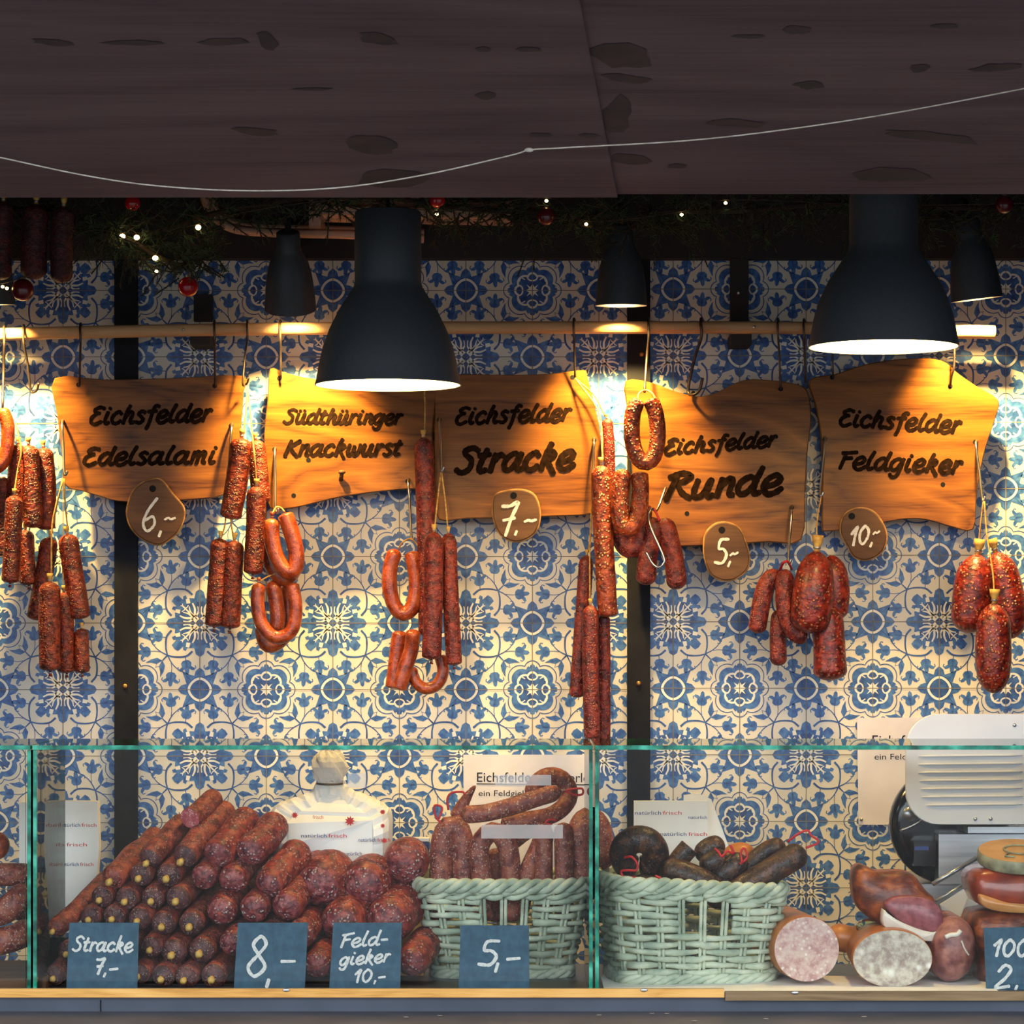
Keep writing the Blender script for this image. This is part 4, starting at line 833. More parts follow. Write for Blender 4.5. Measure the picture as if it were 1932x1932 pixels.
root = empty('wooden_sledge', P(520, 440, SY)); tag(root, 'old wooden sledge with a bent runner hung up behind the garland', 'sledge')
b = MB(); b.tube(catmull([P(x, y, SY) for x, y in ((384, 330), (388, 378), (410, 414), (445, 432), (500, 438), (560, 440), (680, 443), (800, 450))], 6), L(9, SY), 4); b.build('runner', M['sled'], root)
b = MB(); b.tube(catmull([P(x, y, SY+.12) for x, y in ((394, 330), (398, 374), (418, 408), (450, 424), (500, 429), (560, 431), (680, 434), (800, 440))], 6), L(9, SY), 4); b.build('runner', M['sled'], root)
for px, w_, pya, pyb in ((598, 22, 330, 436), (780, 22, 330, 442)):
    b = MB(); a = P(px, pya, SY+.05); c = P(px, pyb, SY+.05); b.box((a.x, a.y, (a.z+c.z)/2), (L(w_, SY), .14, a.z-c.z)); b.build('strut', M['sled'], root)
for y_, z_ in ((388, 0), (412, .07), (404, -.06)):
    b = MB(); a = P(610, y_, SY+z_); c = P(968, y_+4, SY+z_); b.box(((a.x+c.x)/2, a.y, a.z), (c.x-a.x, .055, .018), 0, Matrix.Rotation(R(1.2), 3, 'Y')); b.build('slat', M['sled'], root)

# ------------------------------------------------------------------ glass display case in three bays
GZ, GF, GB = 1.407, -1.15, -.80
def pane(name, root, c, d, mt='glass'):
    b = MB(); thin = min(range(3), key=lambda i: d[i]); b.box(c, d)
    axes = (2, 2, 1, 1, 0, 0)
    b.m = [0 if axes[i] == thin else 1 for i in range(6)]
    return b.build(name, [M[mt], M['glass_edge']], root)
ZB_ = .9512
for nm, pa, pb, lab in (('a', -420, 57, 'left bay of the glass display case, mostly out of view'), ('b', 61, 1118.5, 'wide middle bay of the glass display case over the salami pile and first basket'), ('c', 1123, 2360, 'right bay of the glass display case over the dark sausages and cut meats')):
    xa, xb = P(pa, 0, GF).x, P(pb, 0, GF).x
    root = empty('glass_case', (((xa+xb)/2), GF, ZB_)); tag(root, lab, 'glass case', 'bays of the glass display case')
    fp = pane('front_pane', root, ((xa+xb)/2, GF+.003, (ZB_+GZ)/2), (xb-xa-.018, .006, GZ-ZB_-.001))
    pane('top_pane', root, ((xa+xb)/2, (GF+GB)/2, GZ+.0045), (xb-xa, GB-GF, .008))
    for x_ in (xa+.0035, xb-.0035): pane('side_pane', root, (x_, (GF+GB)/2+.004, (ZB_+GZ)/2), (.007, GB-GF-.008, GZ-ZB_-.001), 'glass_side')
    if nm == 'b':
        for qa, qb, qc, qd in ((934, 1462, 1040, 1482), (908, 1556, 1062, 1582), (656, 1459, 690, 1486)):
            t = MB(); a = P(qa, qb, GF-.0006); c = P(qc, qd, GF-.0006); t.poly([a, (c.x, a.y, a.z), c, (a.x, a.y, c.z)]); t.build('pane_reflection', M['pane_reflection'], fp)  # flat pale strips standing in for windows mirrored in the pane

# ------------------------------------------------------------------ salami pile
wed = MB(); xa, xb = P(80, 0, -1).x, P(735, 0, -1).x
za = .9515
pr_ = [(-1.03, za), (-.70, za), (-.70, za+.058), (-1.03, za+.004)]
n = len(wed.v); wed.v += [Vector((xa, y, z)) for y, z in pr_]+[Vector((xb, y, z)) for y, z in pr_]
for qd in ((0, 1, 2, 3), (7, 6, 5, 4), (0, 4, 5, 1), (1, 5, 6, 2), (2, 6, 7, 3), (3, 7, 4, 0)): wed.face([n+k for k in qd])
o = wed.build('display_ramp', M['black_wood'], None, (0, -.86, za)); tag(o, 'dark sloping ramp under the pile of salami', 'ramp')
AX = Vector((.13, .96, .17)).normalized(); AX_TOP = Vector((.30, .89, .33)).normalized()
def stick(px, py, r, ln, mt, label, group, tip=True, mould=True, y0=None, ax=None, caps=(.75, .5), cut=None, prof=None, seg=16, cat='salami'):
    yf = y0 if y0 is not None else -1.045+(1850-py)*.00042
    A = (ax or AX); f = P(px, py, yf); k = (yf+D)/F; rr = r*k
    f = f-A*0
    pts = [f+A*(ln*i/4) for i in range(5)]
    for i in (1, 2, 3): pts[i] = pts[i]+Vector((random.uniform(-.003, .003), 0, random.uniform(-.003, .003)))
    path = resample(catmull(pts, 8), 50)[0]
    c0, c1 = caps[0]*rr, caps[1]*rr
    cs = [0, .04, .13, .3, .55, .8]; ss = [c*c0 for c in cs]+[c0+(ln-c0-c1)*i/16 for i in range(17)]+[ln-c*c1 for c in cs[::-1]]
    at = lambda s: f+A*s if s < c0 else path[min(49, int(s/ln*49))].lerp(path[min(49, int(s/ln*49)+1)], s/ln*49-int(s/ln*49))
    def rad(s):
        a = 1
        if cut is None and s < c0: a = max(.14, math.sqrt(max(0, 1-(1-s/c0)**2)))
        if ln-s < c1: a = min(a, max(.12, math.sqrt(max(0, 1-(1-(ln-s)/c1)**2))))
        return rr*a*(prof(s/ln) if prof else 1)*(1+.02*math.sin(s*80+px))
    # the picture gives the middle of the visible end, so start half a cap in front of it
    b = MB(); b.tube([at(s)-A*c0*.5 for s in ss], [rad(s) for s in ss], seg)
    if mould:
        b.m = [1 if i < (5 if mt == 'pile_thin' else 4)*seg else 0 for i in range(len(b.m))]
    o = b.build('salami', [M[mt], M['mouldy'] if mt == 'pile_thin' else M['thick_end']], None, f); tag(o, label, cat, group)
    e_ = f-A*c0*.5
    if tip:
        k = MB(); dn = Vector((random.uniform(-.35, .25), -.5, -.5)).normalized()
        k.tube([e_+A*.002, e_-A*rr*.10, e_-A*rr*.2+dn*rr*.10, e_-A*rr*.26+dn*rr*.32], [rr*.24, rr*.20, rr*.32, rr*.22], 9); k.build('casing_tip', M['casing_end'], o)
    if cut is not None:
        k = MB(); u = A.orthogonal().normalized(); v = A.cross(u); k.poly([e_-A*.0004+(u*math.cos(a)+v*math.sin(a))*rr*.96 for a in [2*PI*i/28 for i in range(28)]]); k.build('cut_face', M['cut_red'], o)
    return o
gt, gk = 'thin dried stracke in the pile', 'thick salami in the pile'
ordn = ['first', 'second', 'third', 'fourth', 'fifth', 'sixth', 'seventh']
rows = [
 ('bottom row', [(103, 1842, 20), (160, 1846, 20), (214, 1845, 20), (262, 1838, 20), (306, 1843, 22), (350, 1845, 22), (402, 1843, 24)], .40),
 ('second row up', [(127, 1796, 20), (180, 1797, 21), (234, 1797, 21), (285, 1788, 21), (327, 1797, 24), (379, 1794, 25)], .40),
 ('third row up', [(169, 1731, 20), (214, 1730, 21), (262, 1734, 22), (307, 1744, 23), (360, 1744, 24)], .40),
 ('fourth row up', [(191, 1694, 21), (239, 1697, 22), (287, 1696, 22), (335, 1696, 24)], .38),
 ('fifth row up', [(212, 1657, 24), (265, 1653, 22), (317, 1653, 24)], .36)]
for rn, lst, ln in rows:
    for i, (x, y, r) in enumerate(lst):
        stick(x, y, r, ln if (rn, i) != ('fifth row up', 0) else .22, 'pile_thin', 'thin dried stracke, %s of the pile, %s from the left' % (rn, ordn[i]), gt, mould=not (rn == 'fifth row up' and i == 0), ax=AX_TOP if (rn, i) == ('fifth row up', 0) else None)
stick(104, 1752, 19, .36, 'pile_thin', 'orange-red stracke lying apart along the left slope of the pile', gt, mould=False, y0=-1.03, ax=Vector((.34, .87, .36)).normalized())
stick(281, 1622, 22, .17, 'pile_thin', 'thin stracke on top of the pile at the left, pale tip towards the glass', gt, mould=True, ax=Vector((.32, .85, .40)).normalized())
stick(347, 1618, 24, .21, 'pile_thin', 'thin stracke on top of the pile in the middle, reaching highest back', gt, mould=True, ax=Vector((.33, .82, .42)).normalized())
stick(362, 1541, 20.5, .11, 'pile_thin', 'short cut stracke lying on top of the pile showing its pink face', gt, tip=False, mould=False, cut=0, y0=-.88, ax=Vector((.36, .85, .33)).normalized())
thick = [('topmost thick salami at the left of the three leaning together', 408, 1614, 30, .17), ('topmost thick salami in the middle of the three leaning together', 470, 1612, 30, .145), ('topmost thick salami at the right of the three leaning together', 506, 1672, 30, .16),
 ('thick salami end, upper row, left one', 384, 1656, 25, .3), ('thick salami end, upper row, right one', 438, 1661, 28, .3), ('thick salami end, middle row, first from the left', 417, 1720, 29, .3), ('thick salami end, middle row, second from the left', 478, 1716, 28, .3), ('thick salami end, middle row, third from the left', 540, 1712, 30, .3),
 ('thick salami end just left of the 8 slate', 437, 1781, 26, .3), ('thick salami end behind the 8 slate', 505, 1775, 28, .3), ('thick salami end above the gap between the 8 and 10 slates', 566, 1765, 28, .3), ('thick salami end at the bottom between the 8 and 10 slates', 598, 1822, 27, .3), ('thick salami end at the bottom behind the 8 slate', 520, 1832, 27, .3)]
for lab, x, y, r, ln in thick:
    top = lab.startswith('topmost')
    stick(x, y, r, ln, 'pile_thick', lab, gk, tip=False, mould=True, caps=(.8, .6), ax=Vector((.34, .80, .42)).normalized() if top else (Vector((.24, .92, .30)).normalized() if '540' in str(x) else None))
for (x, y) in ((551, 1556), (578, 1606)):
    pass
gf = 'fat feldgieker in the pile'
egg = lambda t: .80+.26*math.sin(PI*min(1, max(0, t*.8+.12)))
for lab, x, y, r, ln, ax in (('fat feldgieker lying behind the slates, upper left of the fat ones', 598, 1674, 47, .135, (.34, .80, .34)), ('fat feldgieker in the middle, above the 10 slate', 683, 1674, 45, .125, (.25, .85, .28)), ('round end of a fat feldgieker resting on the mustard crate', 765, 1632, 41, .15, (.05, .95, .1)),
                        ('fat feldgieker tucked under the middle one', 640, 1746, 42, .2, (.3, .88, .25)), ('dark fat feldgieker behind the top of the 10 slate', 727, 1738, 44, .2, (.3, .88, .2)), ('fat feldgieker at the bottom right of the 10 slate', 776, 1815, 31, .2, (.2, .92, .2)), ('fat feldgieker low behind the 10 slate', 690, 1808, 40, .2, (.2, .92, .2))):
    stick(x, y, r, ln, 'pile_thick', lab, gf, tip=False, mould=True, caps=(1.0, 1.0), ax=Vector(ax).normalized(), prof=egg, seg=24, y0=-1.02+(1850-y)*.0006)
b = MB(); a = P(730, 1668, -.87); c = P(800, 1750, -.87); b.box(((a.x+c.x)/2, -.80, (a.z+.9515)/2), (c.x-a.x, .14, a.z-.9515)); o = b.build('crate', M['mustard'], None, ((a.x+c.x)/2, -.80, .9515)); tag(o, 'mustard yellow crate between the feldgieker and the first basket', 'crate')
b = MB(); b.box((0, 0, 0), (.001, .001, .001)) if False else None
rim_ = MB(); rim_.box(((a.x+c.x)/2, -.80, a.z-.06), (c.x-a.x+.008, .148, .010)); rim_.build('rim', M['mustard'], o)

# left bay: rings behind the partition
gl = 'smoked rings piled in the left bay'
for pts, r, mt, lab in (([(-40, 1600, -.98), (-10, 1596, -1.0), (18, 1600, -1.0)], 27, 'knack', 'shiny orange sausage end on top of the pile in the left bay'),
                        ([(-30, 1652, -.96), (10, 1650, -.97), (52, 1652, -.95), (70, 1660, -.90)], 22, 'ring', 'dark bent sausage under the shiny end, poking behind the glass partition'),
                        ([(-50, 1730, -1.0), (0, 1722, -1.02), (30, 1702, -1.02), (48, 1680, -.98)], 25, 'ring', 'thick ring sausage in the middle of the left bay pile'),
                        ([(-60, 1785, -1.02), (-10, 1778, -1.03), (30, 1768, -1.02), (60, 1752, -.98)], 26, 'ring', 'thick ring sausage near the bottom of the left bay pile'),
                        ([(20, 1715, -.90), (60, 1712, -.9), (88, 1704, -.88)], 23, 'ring', 'dark sausage end seen through the tinted partition')):
    sausage(pts, r, mt, lab, gl, knot=(0, 0), caps=(.8, .9))
b = MB(); b.box((P(10, 0, -.95).x, -.93, .962), (.20, .3, .02)); o = b.build('wooden_tray', M['slice'], None, (P(10, 0, -.95).x, -.93, .952)); tag(o, 'wooden tray under the rings in the left bay', 'tray')

# ------------------------------------------------------------------ slate price signs
def slate(quad, label, texts, w=5):
    ys = -1.085; th = .004
    q = [P(x, y, ys) for x, y in quad]
    b = MB(); n = len(b.v); b.v += q+[p+Vector((0, th, 0)) for p in q]
    for f_ in ((0, 3, 2, 1), (4, 5, 6, 7), (0, 1, 5, 4), (1, 2, 6, 5), (2, 3, 7, 6), (3, 0, 4, 7)): b.face([n+k for k in f_])
    o = b.build('slate_sign', M['slate'], None, (q[2]+q[3])/2); tag(o, label, 'price sign', 'slate price signs in the case')
    wr = MB(); fn = lambda px, py, dy: P(px, py, ys-.0006-dy)
    for t in texts: write(wr, *t, fn, .16, .15)
    wr.build('lettering', M['chalk'], o)
    ft = MB(); bx = (q[2]+q[3])/2; ft.box((bx.x, ys+.03, bx.z+.004-.002), (.05, .05, .004)); ft.build('foot', M['slate'], o)
slate([(131, 1741), (262, 1741), (259, 1865), (125, 1865)], 'small slate sign chalked Stracke 7, in front of the pile', [('Stracke', 136, 250, 1794, 1796, 17, 4.6), ('7', 178, 198, 1838, 1838, 20, 5), (',', 196, 204, 1838, 1838, 16, 4.5), ('-', 204, 224, 1838, 1836, 14, 4.5)])
slate([(449, 1741), (581, 1741), (575, 1865), (441, 1865)], 'small slate sign chalked with a big 8', [('8', 463, 506, 1842, 1842, 50, 6.5), (',', 504, 512, 1852, 1852, 34, 6), ('-', 526, 560, 1826, 1826, 20, 5.5)])
slate([(629, 1741), (758, 1741), (755, 1865), (621, 1865)], 'small slate sign chalked Feld-gieker 10', [('Feld-', 640, 732, 1788, 1782, 16, 4.4), ('gieker', 640, 736, 1822, 1814, 15, 4.4), ('10', 668, 704, 1854, 1852, 16, 4.4), (',', 706, 712, 1852, 1852, 14, 4), ('-', 712, 728, 1852, 1850, 12, 4)])
slate([(869, 1746), (998, 1746), (999, 1865), (865, 1865)], 'small slate sign chalked 5 in front of the first wicker basket', [('5', 902, 942, 1822, 1822, 31, 6.2), (',', 936, 944, 1822, 1822, 38, 6), ('-', 952, 984, 1822, 1820, 20, 5.5)])
slate([(1856, 1751), (1945, 1749), (1948, 1869), (1861, 1869)], 'small slate sign chalked 100 and 2, cut off by the right edge', [('100', 1873, 1944, 1804, 1804, 21, 5.5), ('2', 1877, 1910, 1864, 1862, 28, 6), (',', 1916, 1924, 1862, 1862, 20, 5)])

# ------------------------------------------------------------------ wicker baskets
def basket(cx, cy, z0, a0, a1, d0, d1, H, yaw, label, nrow=9, gap=None, slope=0.0, ns=24):
    root = empty('wicker_basket', (cx, cy, z0)); root['gapless'] = 0; del root['gapless']; tag(root, label, 'basket', 'grey-washed wicker baskets in the case')
    RM = Matrix.Rotation(yaw, 3, 'Z'); N = 240
    def per(h):
        a, d = a0+(a1-a0)*h, d0+(d1-d0)*h; raw = []
        for i in range(721):
            t = 2*PI*i/720-PI/2; e_ = .42
            raw.append(Vector((a*math.copysign(abs(math.cos(t))**e_, math.cos(t)), d*math.copysign(abs(math.sin(t))**e_, math.sin(t)), 0)))
        return resample(raw, N+1)[0][:N]
    def place(p, nrm, off, z):
        q_ = p+nrm*off; zz = z*(1-slope*(q_.x/a1+1)/2)
        return Vector((cx, cy, z0+zz))+RM @ Vector((q_.x, q_.y, 0))
    def nrmls(pp): return [Vector(((pp[(i+1) % N]-pp[i-1]).y, -(pp[(i+1) % N]-pp[i-1]).x, 0)).normalized() for i in range(N)]
    st = MB()
    for k in range(ns):
        i = int(k*N/ns) % N
        for dd in (-.004, .004):
            pts = []
            for h in (0, .25, .5, .75, 1):
                pp = per(h); nn = nrmls(pp); tng = Vector((-nn[i].y, nn[i].x, 0)); pts.append(place(pp[i]+tng*dd, nn[i], 0, h*H))
            st.tube(pts, .0036, 6)
    st.build('stakes', M['wicker'], root)
    wv = MB()
    for j in range(nrow):
        h = .10+.70*j/(nrow-1); pp = per(h); nn = nrmls(pp)
        ph = random.uniform(-.25, .25)
        pts = [place(pp[i], nn[i], .0065*math.cos(PI*(ns*i/N+.0)+PI*j+ph), h*H+.002*math.sin(i*.12+j)+random.uniform(-.0004, .0004)) for i in range(N)]
        rr = [.0062+.0012*math.sin(i*.21+j*1.7) for i in range(N)]
        if gap and gap[2] < h < gap[3]:
            keep = [i for i in range(N) if not (gap[0] < pp[i].x < gap[1] and pp[i].y < 0)]
            first = next(k for k in range(len(keep)) if keep[k]-keep[k-1] != 1)
            run = keep[first:]+keep[:first]
            runs = [[]]
            for i in run:
                if runs[-1] and (i-runs[-1][-1]) % N != 1: runs.append([])
                runs[-1].append(i)
            for rn in runs:
                if len(rn) > 3: wv.tube([pts[i] for i in rn], [rr[i] for i in rn], 7)
        else: wv.tube(pts, rr, 7, 0, True)
    wv.build('weave', M['wicker'], root)
    for nm, h0, amp, tw, cnt, rs in (('rim', .955, .009, 15, 3, .0072), ('rim_band', .865, .006, 13, 2, .0056), ('foot_band', .035, .006, 13, 3, .0060)):
        rm = MB(); pp = per(h0); nn = nrmls(pp)
        for s_ in range(cnt):
            pts = []; rr = []
            for i in range(N):
                a = 2*PI*(tw*i/N+s_/cnt)
                pts.append(place(pp[i], nn[i], .004+amp*.6*math.cos(a), h0*H+amp*math.sin(a))); rr.append(rs*(1+.12*math.sin(a*.5+s_)))
            rm.tube(pts, rr, 8, 0, True)
        rm.build(nm, M['wicker'], root)
    bs = MB(); pp = per(0); bs.rings([[place(p*.97, Vector((0, 0, 0)), 0, .002) for p in pp], [place(p*.97, Vector((0, 0, 0)), 0, .008) for p in pp]], 0); bs.build('base', M['wicker_in'], root)
    return root
k1 = (-.94+D)/F
B1Z = .952
basket(P(947, 0, -.94).x, -.81, B1Z, .131, .168, .095, .125, .190, R(1.5), 'grey-washed wicker basket full of reddish sausage rings, left of the glass joint', 10, (-.044, .056, .52, .80))
B2Z = .9545
basket(P(1307, 0, -1.0).x, -.90, B2Z, .150, .172, .105, .125, .203, R(9), 'grey-washed wicker basket full of black blood sausages, right of the glass joint', 11, (-.045, .055, .45, .82), .10)

# ring sausages in the first basket
gl = 'reddish ring sausages in the first basket'
YB = -.85
for pts, r, lab, kn, tie in (
  ([(830, 1740, YB), (832, 1640, YB), (836, 1580, YB), (853, 1557, YB), (868, 1572, YB), (874, 1620, YB), (872, 1730, YB)], 22, 'arched ring sausage at the left of the first basket, tied red at its top', (0, 0), [(835, 1556, YB-.01), (822, 1540, YB-.01), (820, 1520, YB-.01), (834, 1524, YB-.01), (828, 1545, YB-.012)]),
  ([(912, 1740, YB-.02), (908, 1650, YB-.02), (904, 1600, YB-.02), (922, 1572, YB-.02), (946, 1576, YB-.02), (962, 1620, YB-.02), (964, 1740, YB-.02)], 19.5, 'arched ring sausage in the middle of the first basket', (0, 0), None),
  ([(978, 1725, YB-.01), (996, 1650, YB-.01), (1022, 1590, YB-.01), (1026, 1572, YB), (1000, 1562, YB+.02), (960, 1590, YB+.05)], 19, 'slanting ring sausage leg right of the middle of the first basket', (0, 0), None),
  ([(1026, 1740, YB-.03), (1026, 1640, YB-.03), (1027, 1560, YB-.02)], 17, 'straight leg of ring sausage in the first basket, left of the paired legs', (0, 0), None),
  ([(1064, 1740, YB-.03), (1064, 1640, YB-.03), (1063, 1552, YB-.02)], 18, 'straight leg of ring sausage in the first basket with a red tie at its top', (0, 0), [(1042, 1556, YB-.05), (1030, 1553, YB-.05), (1036, 1546, YB-.05), (1050, 1548, YB-.05)]),
  ([(1098, 1690, YB), (1097, 1630, YB), (1094, 1570, YB), (1112, 1545, YB+.02), (1132, 1570, YB+.03), (1136, 1640, YB+.03)], 24, 'thick ring sausage at the right of the first basket against the glass', (0, 0), None),
  ([(935, 1740, YB+.05), (935, 1640, YB+.05), (936, 1600, YB+.05)], 17, 'dark sausage leg deep in the middle of the first basket', (0, 0), None)):
    sausage(pts, r, 'ring', lab, gl, knot=kn, caps=(.6, .8), tie=tie)
sausage([(872, 1537, YB-.04), (915, 1534, YB-.05), (960, 1523, YB-.05), (1015, 1505, YB-.05), (1058, 1492, YB-.05)], 17, 'ring', 'long straight sausage lying across the top of the first basket with a red loop', gl, knot=(0, 1), caps=(.8, 1.3), tie=[(1064, 1492, YB-.05), (1080, 1489, YB-.05), (1098, 1488, YB-.05), (1099, 1498, YB-.05), (1086, 1500, YB-.05), (1068, 1493, YB-.05)])
sausage([(945, 1556, YB), (990, 1548, YB), (1040, 1538, YB+.02), (1068, 1516, YB+.04), (1074, 1490, YB+.05), (1058, 1468, YB+.05), (1034, 1464, YB+.05), (1012, 1478, YB+.04), (1002, 1505, YB+.03)], 16.5, 'ring', 'curled ring sausage standing up at the back of the first basket', gl, knot=(0, 0), caps=(.8, .8))
sausage([(858, 1545, YB+.03), (872, 1520, YB+.03), (884, 1500, YB+.03), (897, 1482, YB+.03)], 12, 'ring', 'horn shaped sausage tip sticking up at the left of the first basket', gl, knot=(0, 0), caps=(.6, .5), prof=lambda t: 1.1-.85*t*t, tie=[(846, 1528, YB), (844, 1508, YB), (852, 1496, YB), (872, 1494, YB), (878, 1500, YB)])
b = MB(); a = P(925, 1548, YB-.015); b.poly([P(880, 1560, -.83), P(946, 1546, -.83), P(950, 1562, -.80), P(890, 1566, -.80)]); 
# black blood sausages in the second basket
gl = 'black blood sausages in the second basket'
YC = -.93
ringp = [(1206+31*math.cos(a), 1612+29*math.sin(a), YC-.01+.02*math.sin(a)) for a in [R(100)+R(350)*i/14 for i in range(15)]]
sausage(ringp, 26, 'blood', 'big black ring of blood sausage standing at the left of the second basket', gl, knot=(0, 0), caps=(.6, .6), tie=[(1178, 1618, YC-.06), (1192, 1617, YC-.07), (1202, 1630, YC-.07), (1200, 1642, YC-.07), (1186, 1642, YC-.075), (1172, 1644, YC-.07), (1178, 1655, YC-.07), (1200, 1656, YC-.07), (1216, 1668, YC-.075)])
for pts, r, lab, tie in (
  ([(1246, 1640, YC-.04), (1285, 1648, YC-.05), (1330, 1668, YC-.05), (1372, 1705, YC-.04)], 26, 'fat blood sausage lying across the front middle of the second basket', [(1236, 1652, YC-.09), (1245, 1656, YC-.09), (1252, 1660, YC-.09)]),
  ([(1356, 1712, YC-.03), (1400, 1678, YC-.04), (1460, 1640, YC-.04), (1519, 1604, YC-.03)], 25, 'long blood sausage jutting out at the right of the second basket', [(1520, 1600, YC-.03), (1530, 1596, YC-.03), (1541, 1592, YC-.03), (1543, 1585, YC-.03), (1530, 1576, YC-.03), (1524, 1567, YC-.03), (1508, 1572, YC-.03), (1486, 1588, YC-.02)]),
  ([(1380, 1670, YC+.01), (1420, 1628, YC+.01), (1450, 1605, YC+.01), (1482, 1594, YC+.01)], 19, 'blood sausage behind the long jutting one', None),
  ([(1316, 1622, YC+.02), (1340, 1600, YC+.02), (1368, 1594, YC+.02)], 21, 'short upper blood sausage with a red cord across it', [(1348, 1600, YC-.03), (1356, 1608, YC-.03), (1362, 1616, YC-.035), (1372, 1606, YC-.035), (1384, 1610, YC-.03), (1378, 1594, YC-.03)]),
  ([(1322, 1640, YC-.015), (1350, 1624, YC-.015), (1372, 1616, YC-.01)], 22, 'blood sausage under the red cord in the middle of the second basket', None),
  ([(1346, 1664, YC-.02), (1375, 1642, YC-.02), (1406, 1616, YC-.02)], 23, 'blood sausage with a red tied tip right of the middle of the second basket', [(1396, 1630, YC-.05), (1404, 1624, YC-.05), (1410, 1615, YC-.05), (1404, 1600, YC-.05), (1398, 1608, YC-.05), (1400, 1628, YC-.052)]),
  ([(1190, 1668, YC-.03), (1225, 1676, YC-.04), (1262, 1690, YC-.04)], 24, 'blood sausage under the ring at the left of the second basket', None)):
    sausage(pts, r, 'blood', lab, gl, knot=(0, 0), caps=(1.0, .9), tie=tie)
sausage([(1268, 1640, YC+.0), (1284, 1618, YC+.0), (1301, 1598, YC+.0)], 19, 'blood', 'cut blood sausage stump with a speckled face in the second basket', gl, knot=(0, 0), caps=(.8, .2), cut=1)
sausage([(1368, 1640, YC+.06), (1392, 1616, YC+.06), (1424, 1622, YC+.06)], 26, 'brown_skin', 'yellow-brown sausage at the back of the second basket', None, knot=(0, 0), caps=(.9, .9))

# ------------------------------------------------------------------ papers, bag, notes on the wall
def typeset(text, px, base, y, h, mt, parent, name='lettering', width=None, rot=0):
    cu = bpy.data.curves.new('print', 'FONT'); cu.body = text; cu.size = 1.0; ob = bpy.data.objects.new('print', cu); COL.objects.link(ob)
    me = bpy.data.meshes.new_from_object(ob.evaluated_get(bpy.context.evaluated_depsgraph_get())); bpy.data.objects.remove(ob)
    w = MB(); xs = [v.co.x for v in me.vertices]; k = h/.70; kx = (width/(max(xs)-min(xs)) if width else k); cr, sr = math.cos(rot), math.sin(rot); x00 = min(xs)
    w.v = [P(px+(v.co.x-x00)*kx*cr+v.co.y*k*sr, base-v.co.y*k*cr+(v.co.x-x00)*kx*sr, y) for v in me.vertices]
    for p in me.polygons: w.face(list(p.vertices), 0)
    return w.build(name, M[mt], parent)
def sheet(name, outline, y, th, mt, label, cat, group=None, prints=(), bev=.0):
    b = MB(); b.slab([(P(x, yy, y).x, P(x, yy, y).z) for x, yy in outline][::-1], y, y+th, 0, bev)
    o = b.build(name, M[mt], None, P(sum(p[0] for p in outline)/len(outline), max(p[1] for p in outline), y)); tag(o, label, cat, group)
    for ink, nm, txts in prints:
        for t in txts: typeset(t[0], t[1], t[2], y-.0006, t[3], ink, o, nm, t[4] if len(t) > 4 else None)
    return o
o = sheet('wall_note', [(874, 1424), (1118, 1424), (1118, 1640), (876, 1640)], -.006, .003, 'note', 'creased printed note on the tiles behind the first basket', 'note', 'printed notes on the tiled wall',
      [('ink', 'lettering', [('Eichsfelder', 900, 1475, 18, 112), ('erle', 1074, 1476, 18, 37), ('ein Feldgieker', 903, 1502, 11, 108)])])
k = MB(); k.poly([P(899, 1478, -.0068), P(1112, 1480, -.0068), P(1112, 1482, -.0068), P(899, 1480, -.0068)]); k.build('underline', M['ink'], o)
o = sheet('wall_note', [(1617, 1355), (1760, 1353), (1765, 1556), (1620, 1556)], -.006, .003, 'note', 'creased printed note on the tiles behind the slicer', 'note', 'printed notes on the tiled wall',
      [('ink', 'lettering', [('Eichsf', 1646, 1405, 18, 62), ('ein Feldg', 1650, 1433, 11, 70)])])
k = MB(); k.ball(P(1625, 1546, -.008), .004, 8); k.build('nail', M['clip'], o)
NF = lambda x, y, s: [('natürlich', x, y, 7, s*.56)]
FR = lambda x, y, s: [('frisch', x+s*.6, y, 7, s*.4)]
o = sheet('wrapping_paper', [(1196, 1511), (1336, 1511), (1336, 1700), (1196, 1700)], -.75, .012, 'paper', 'pad of printed white wrapping paper standing behind the second basket', 'paper', 'wrapping papers in the case',
      [('ink_blue', 'print', NF(1198, 1537, 88)+NF(1246, 1577, 88)+[('natürlich', 1299, 1545, 6, 35)]), ('ink_red', 'print', FR(1198, 1537, 88)+FR(1246, 1577, 88))])
sheet('wrapping_paper', [(1290, 1500), (1318, 1497), (1342, 1508), (1376, 1600), (1380, 1690), (1290, 1690)], -.72, .006, 'paper', 'single white sheet leaning out behind the pad of wrapping paper', 'paper', 'wrapping papers in the case')
sheet('wrapping_paper', [(36, 1515), (118, 1511), (184, 1512), (187, 1600), (180, 1690), (176, 1760), (36, 1760)], -.72, .03, 'paper', 'stack of printed wrapping paper at the left behind the glass partition', 'paper', 'wrapping papers in the case',
      [('ink_blue', 'print', NF(112, 1560, 70)+NF(68, 1597, 96)+NF(114, 1634, 62)+NF(58, 1672, 60)), ('ink_red', 'print', FR(112, 1560, 70)+FR(68, 1597, 96)+FR(114, 1634, 62)+FR(58, 1672, 60))])
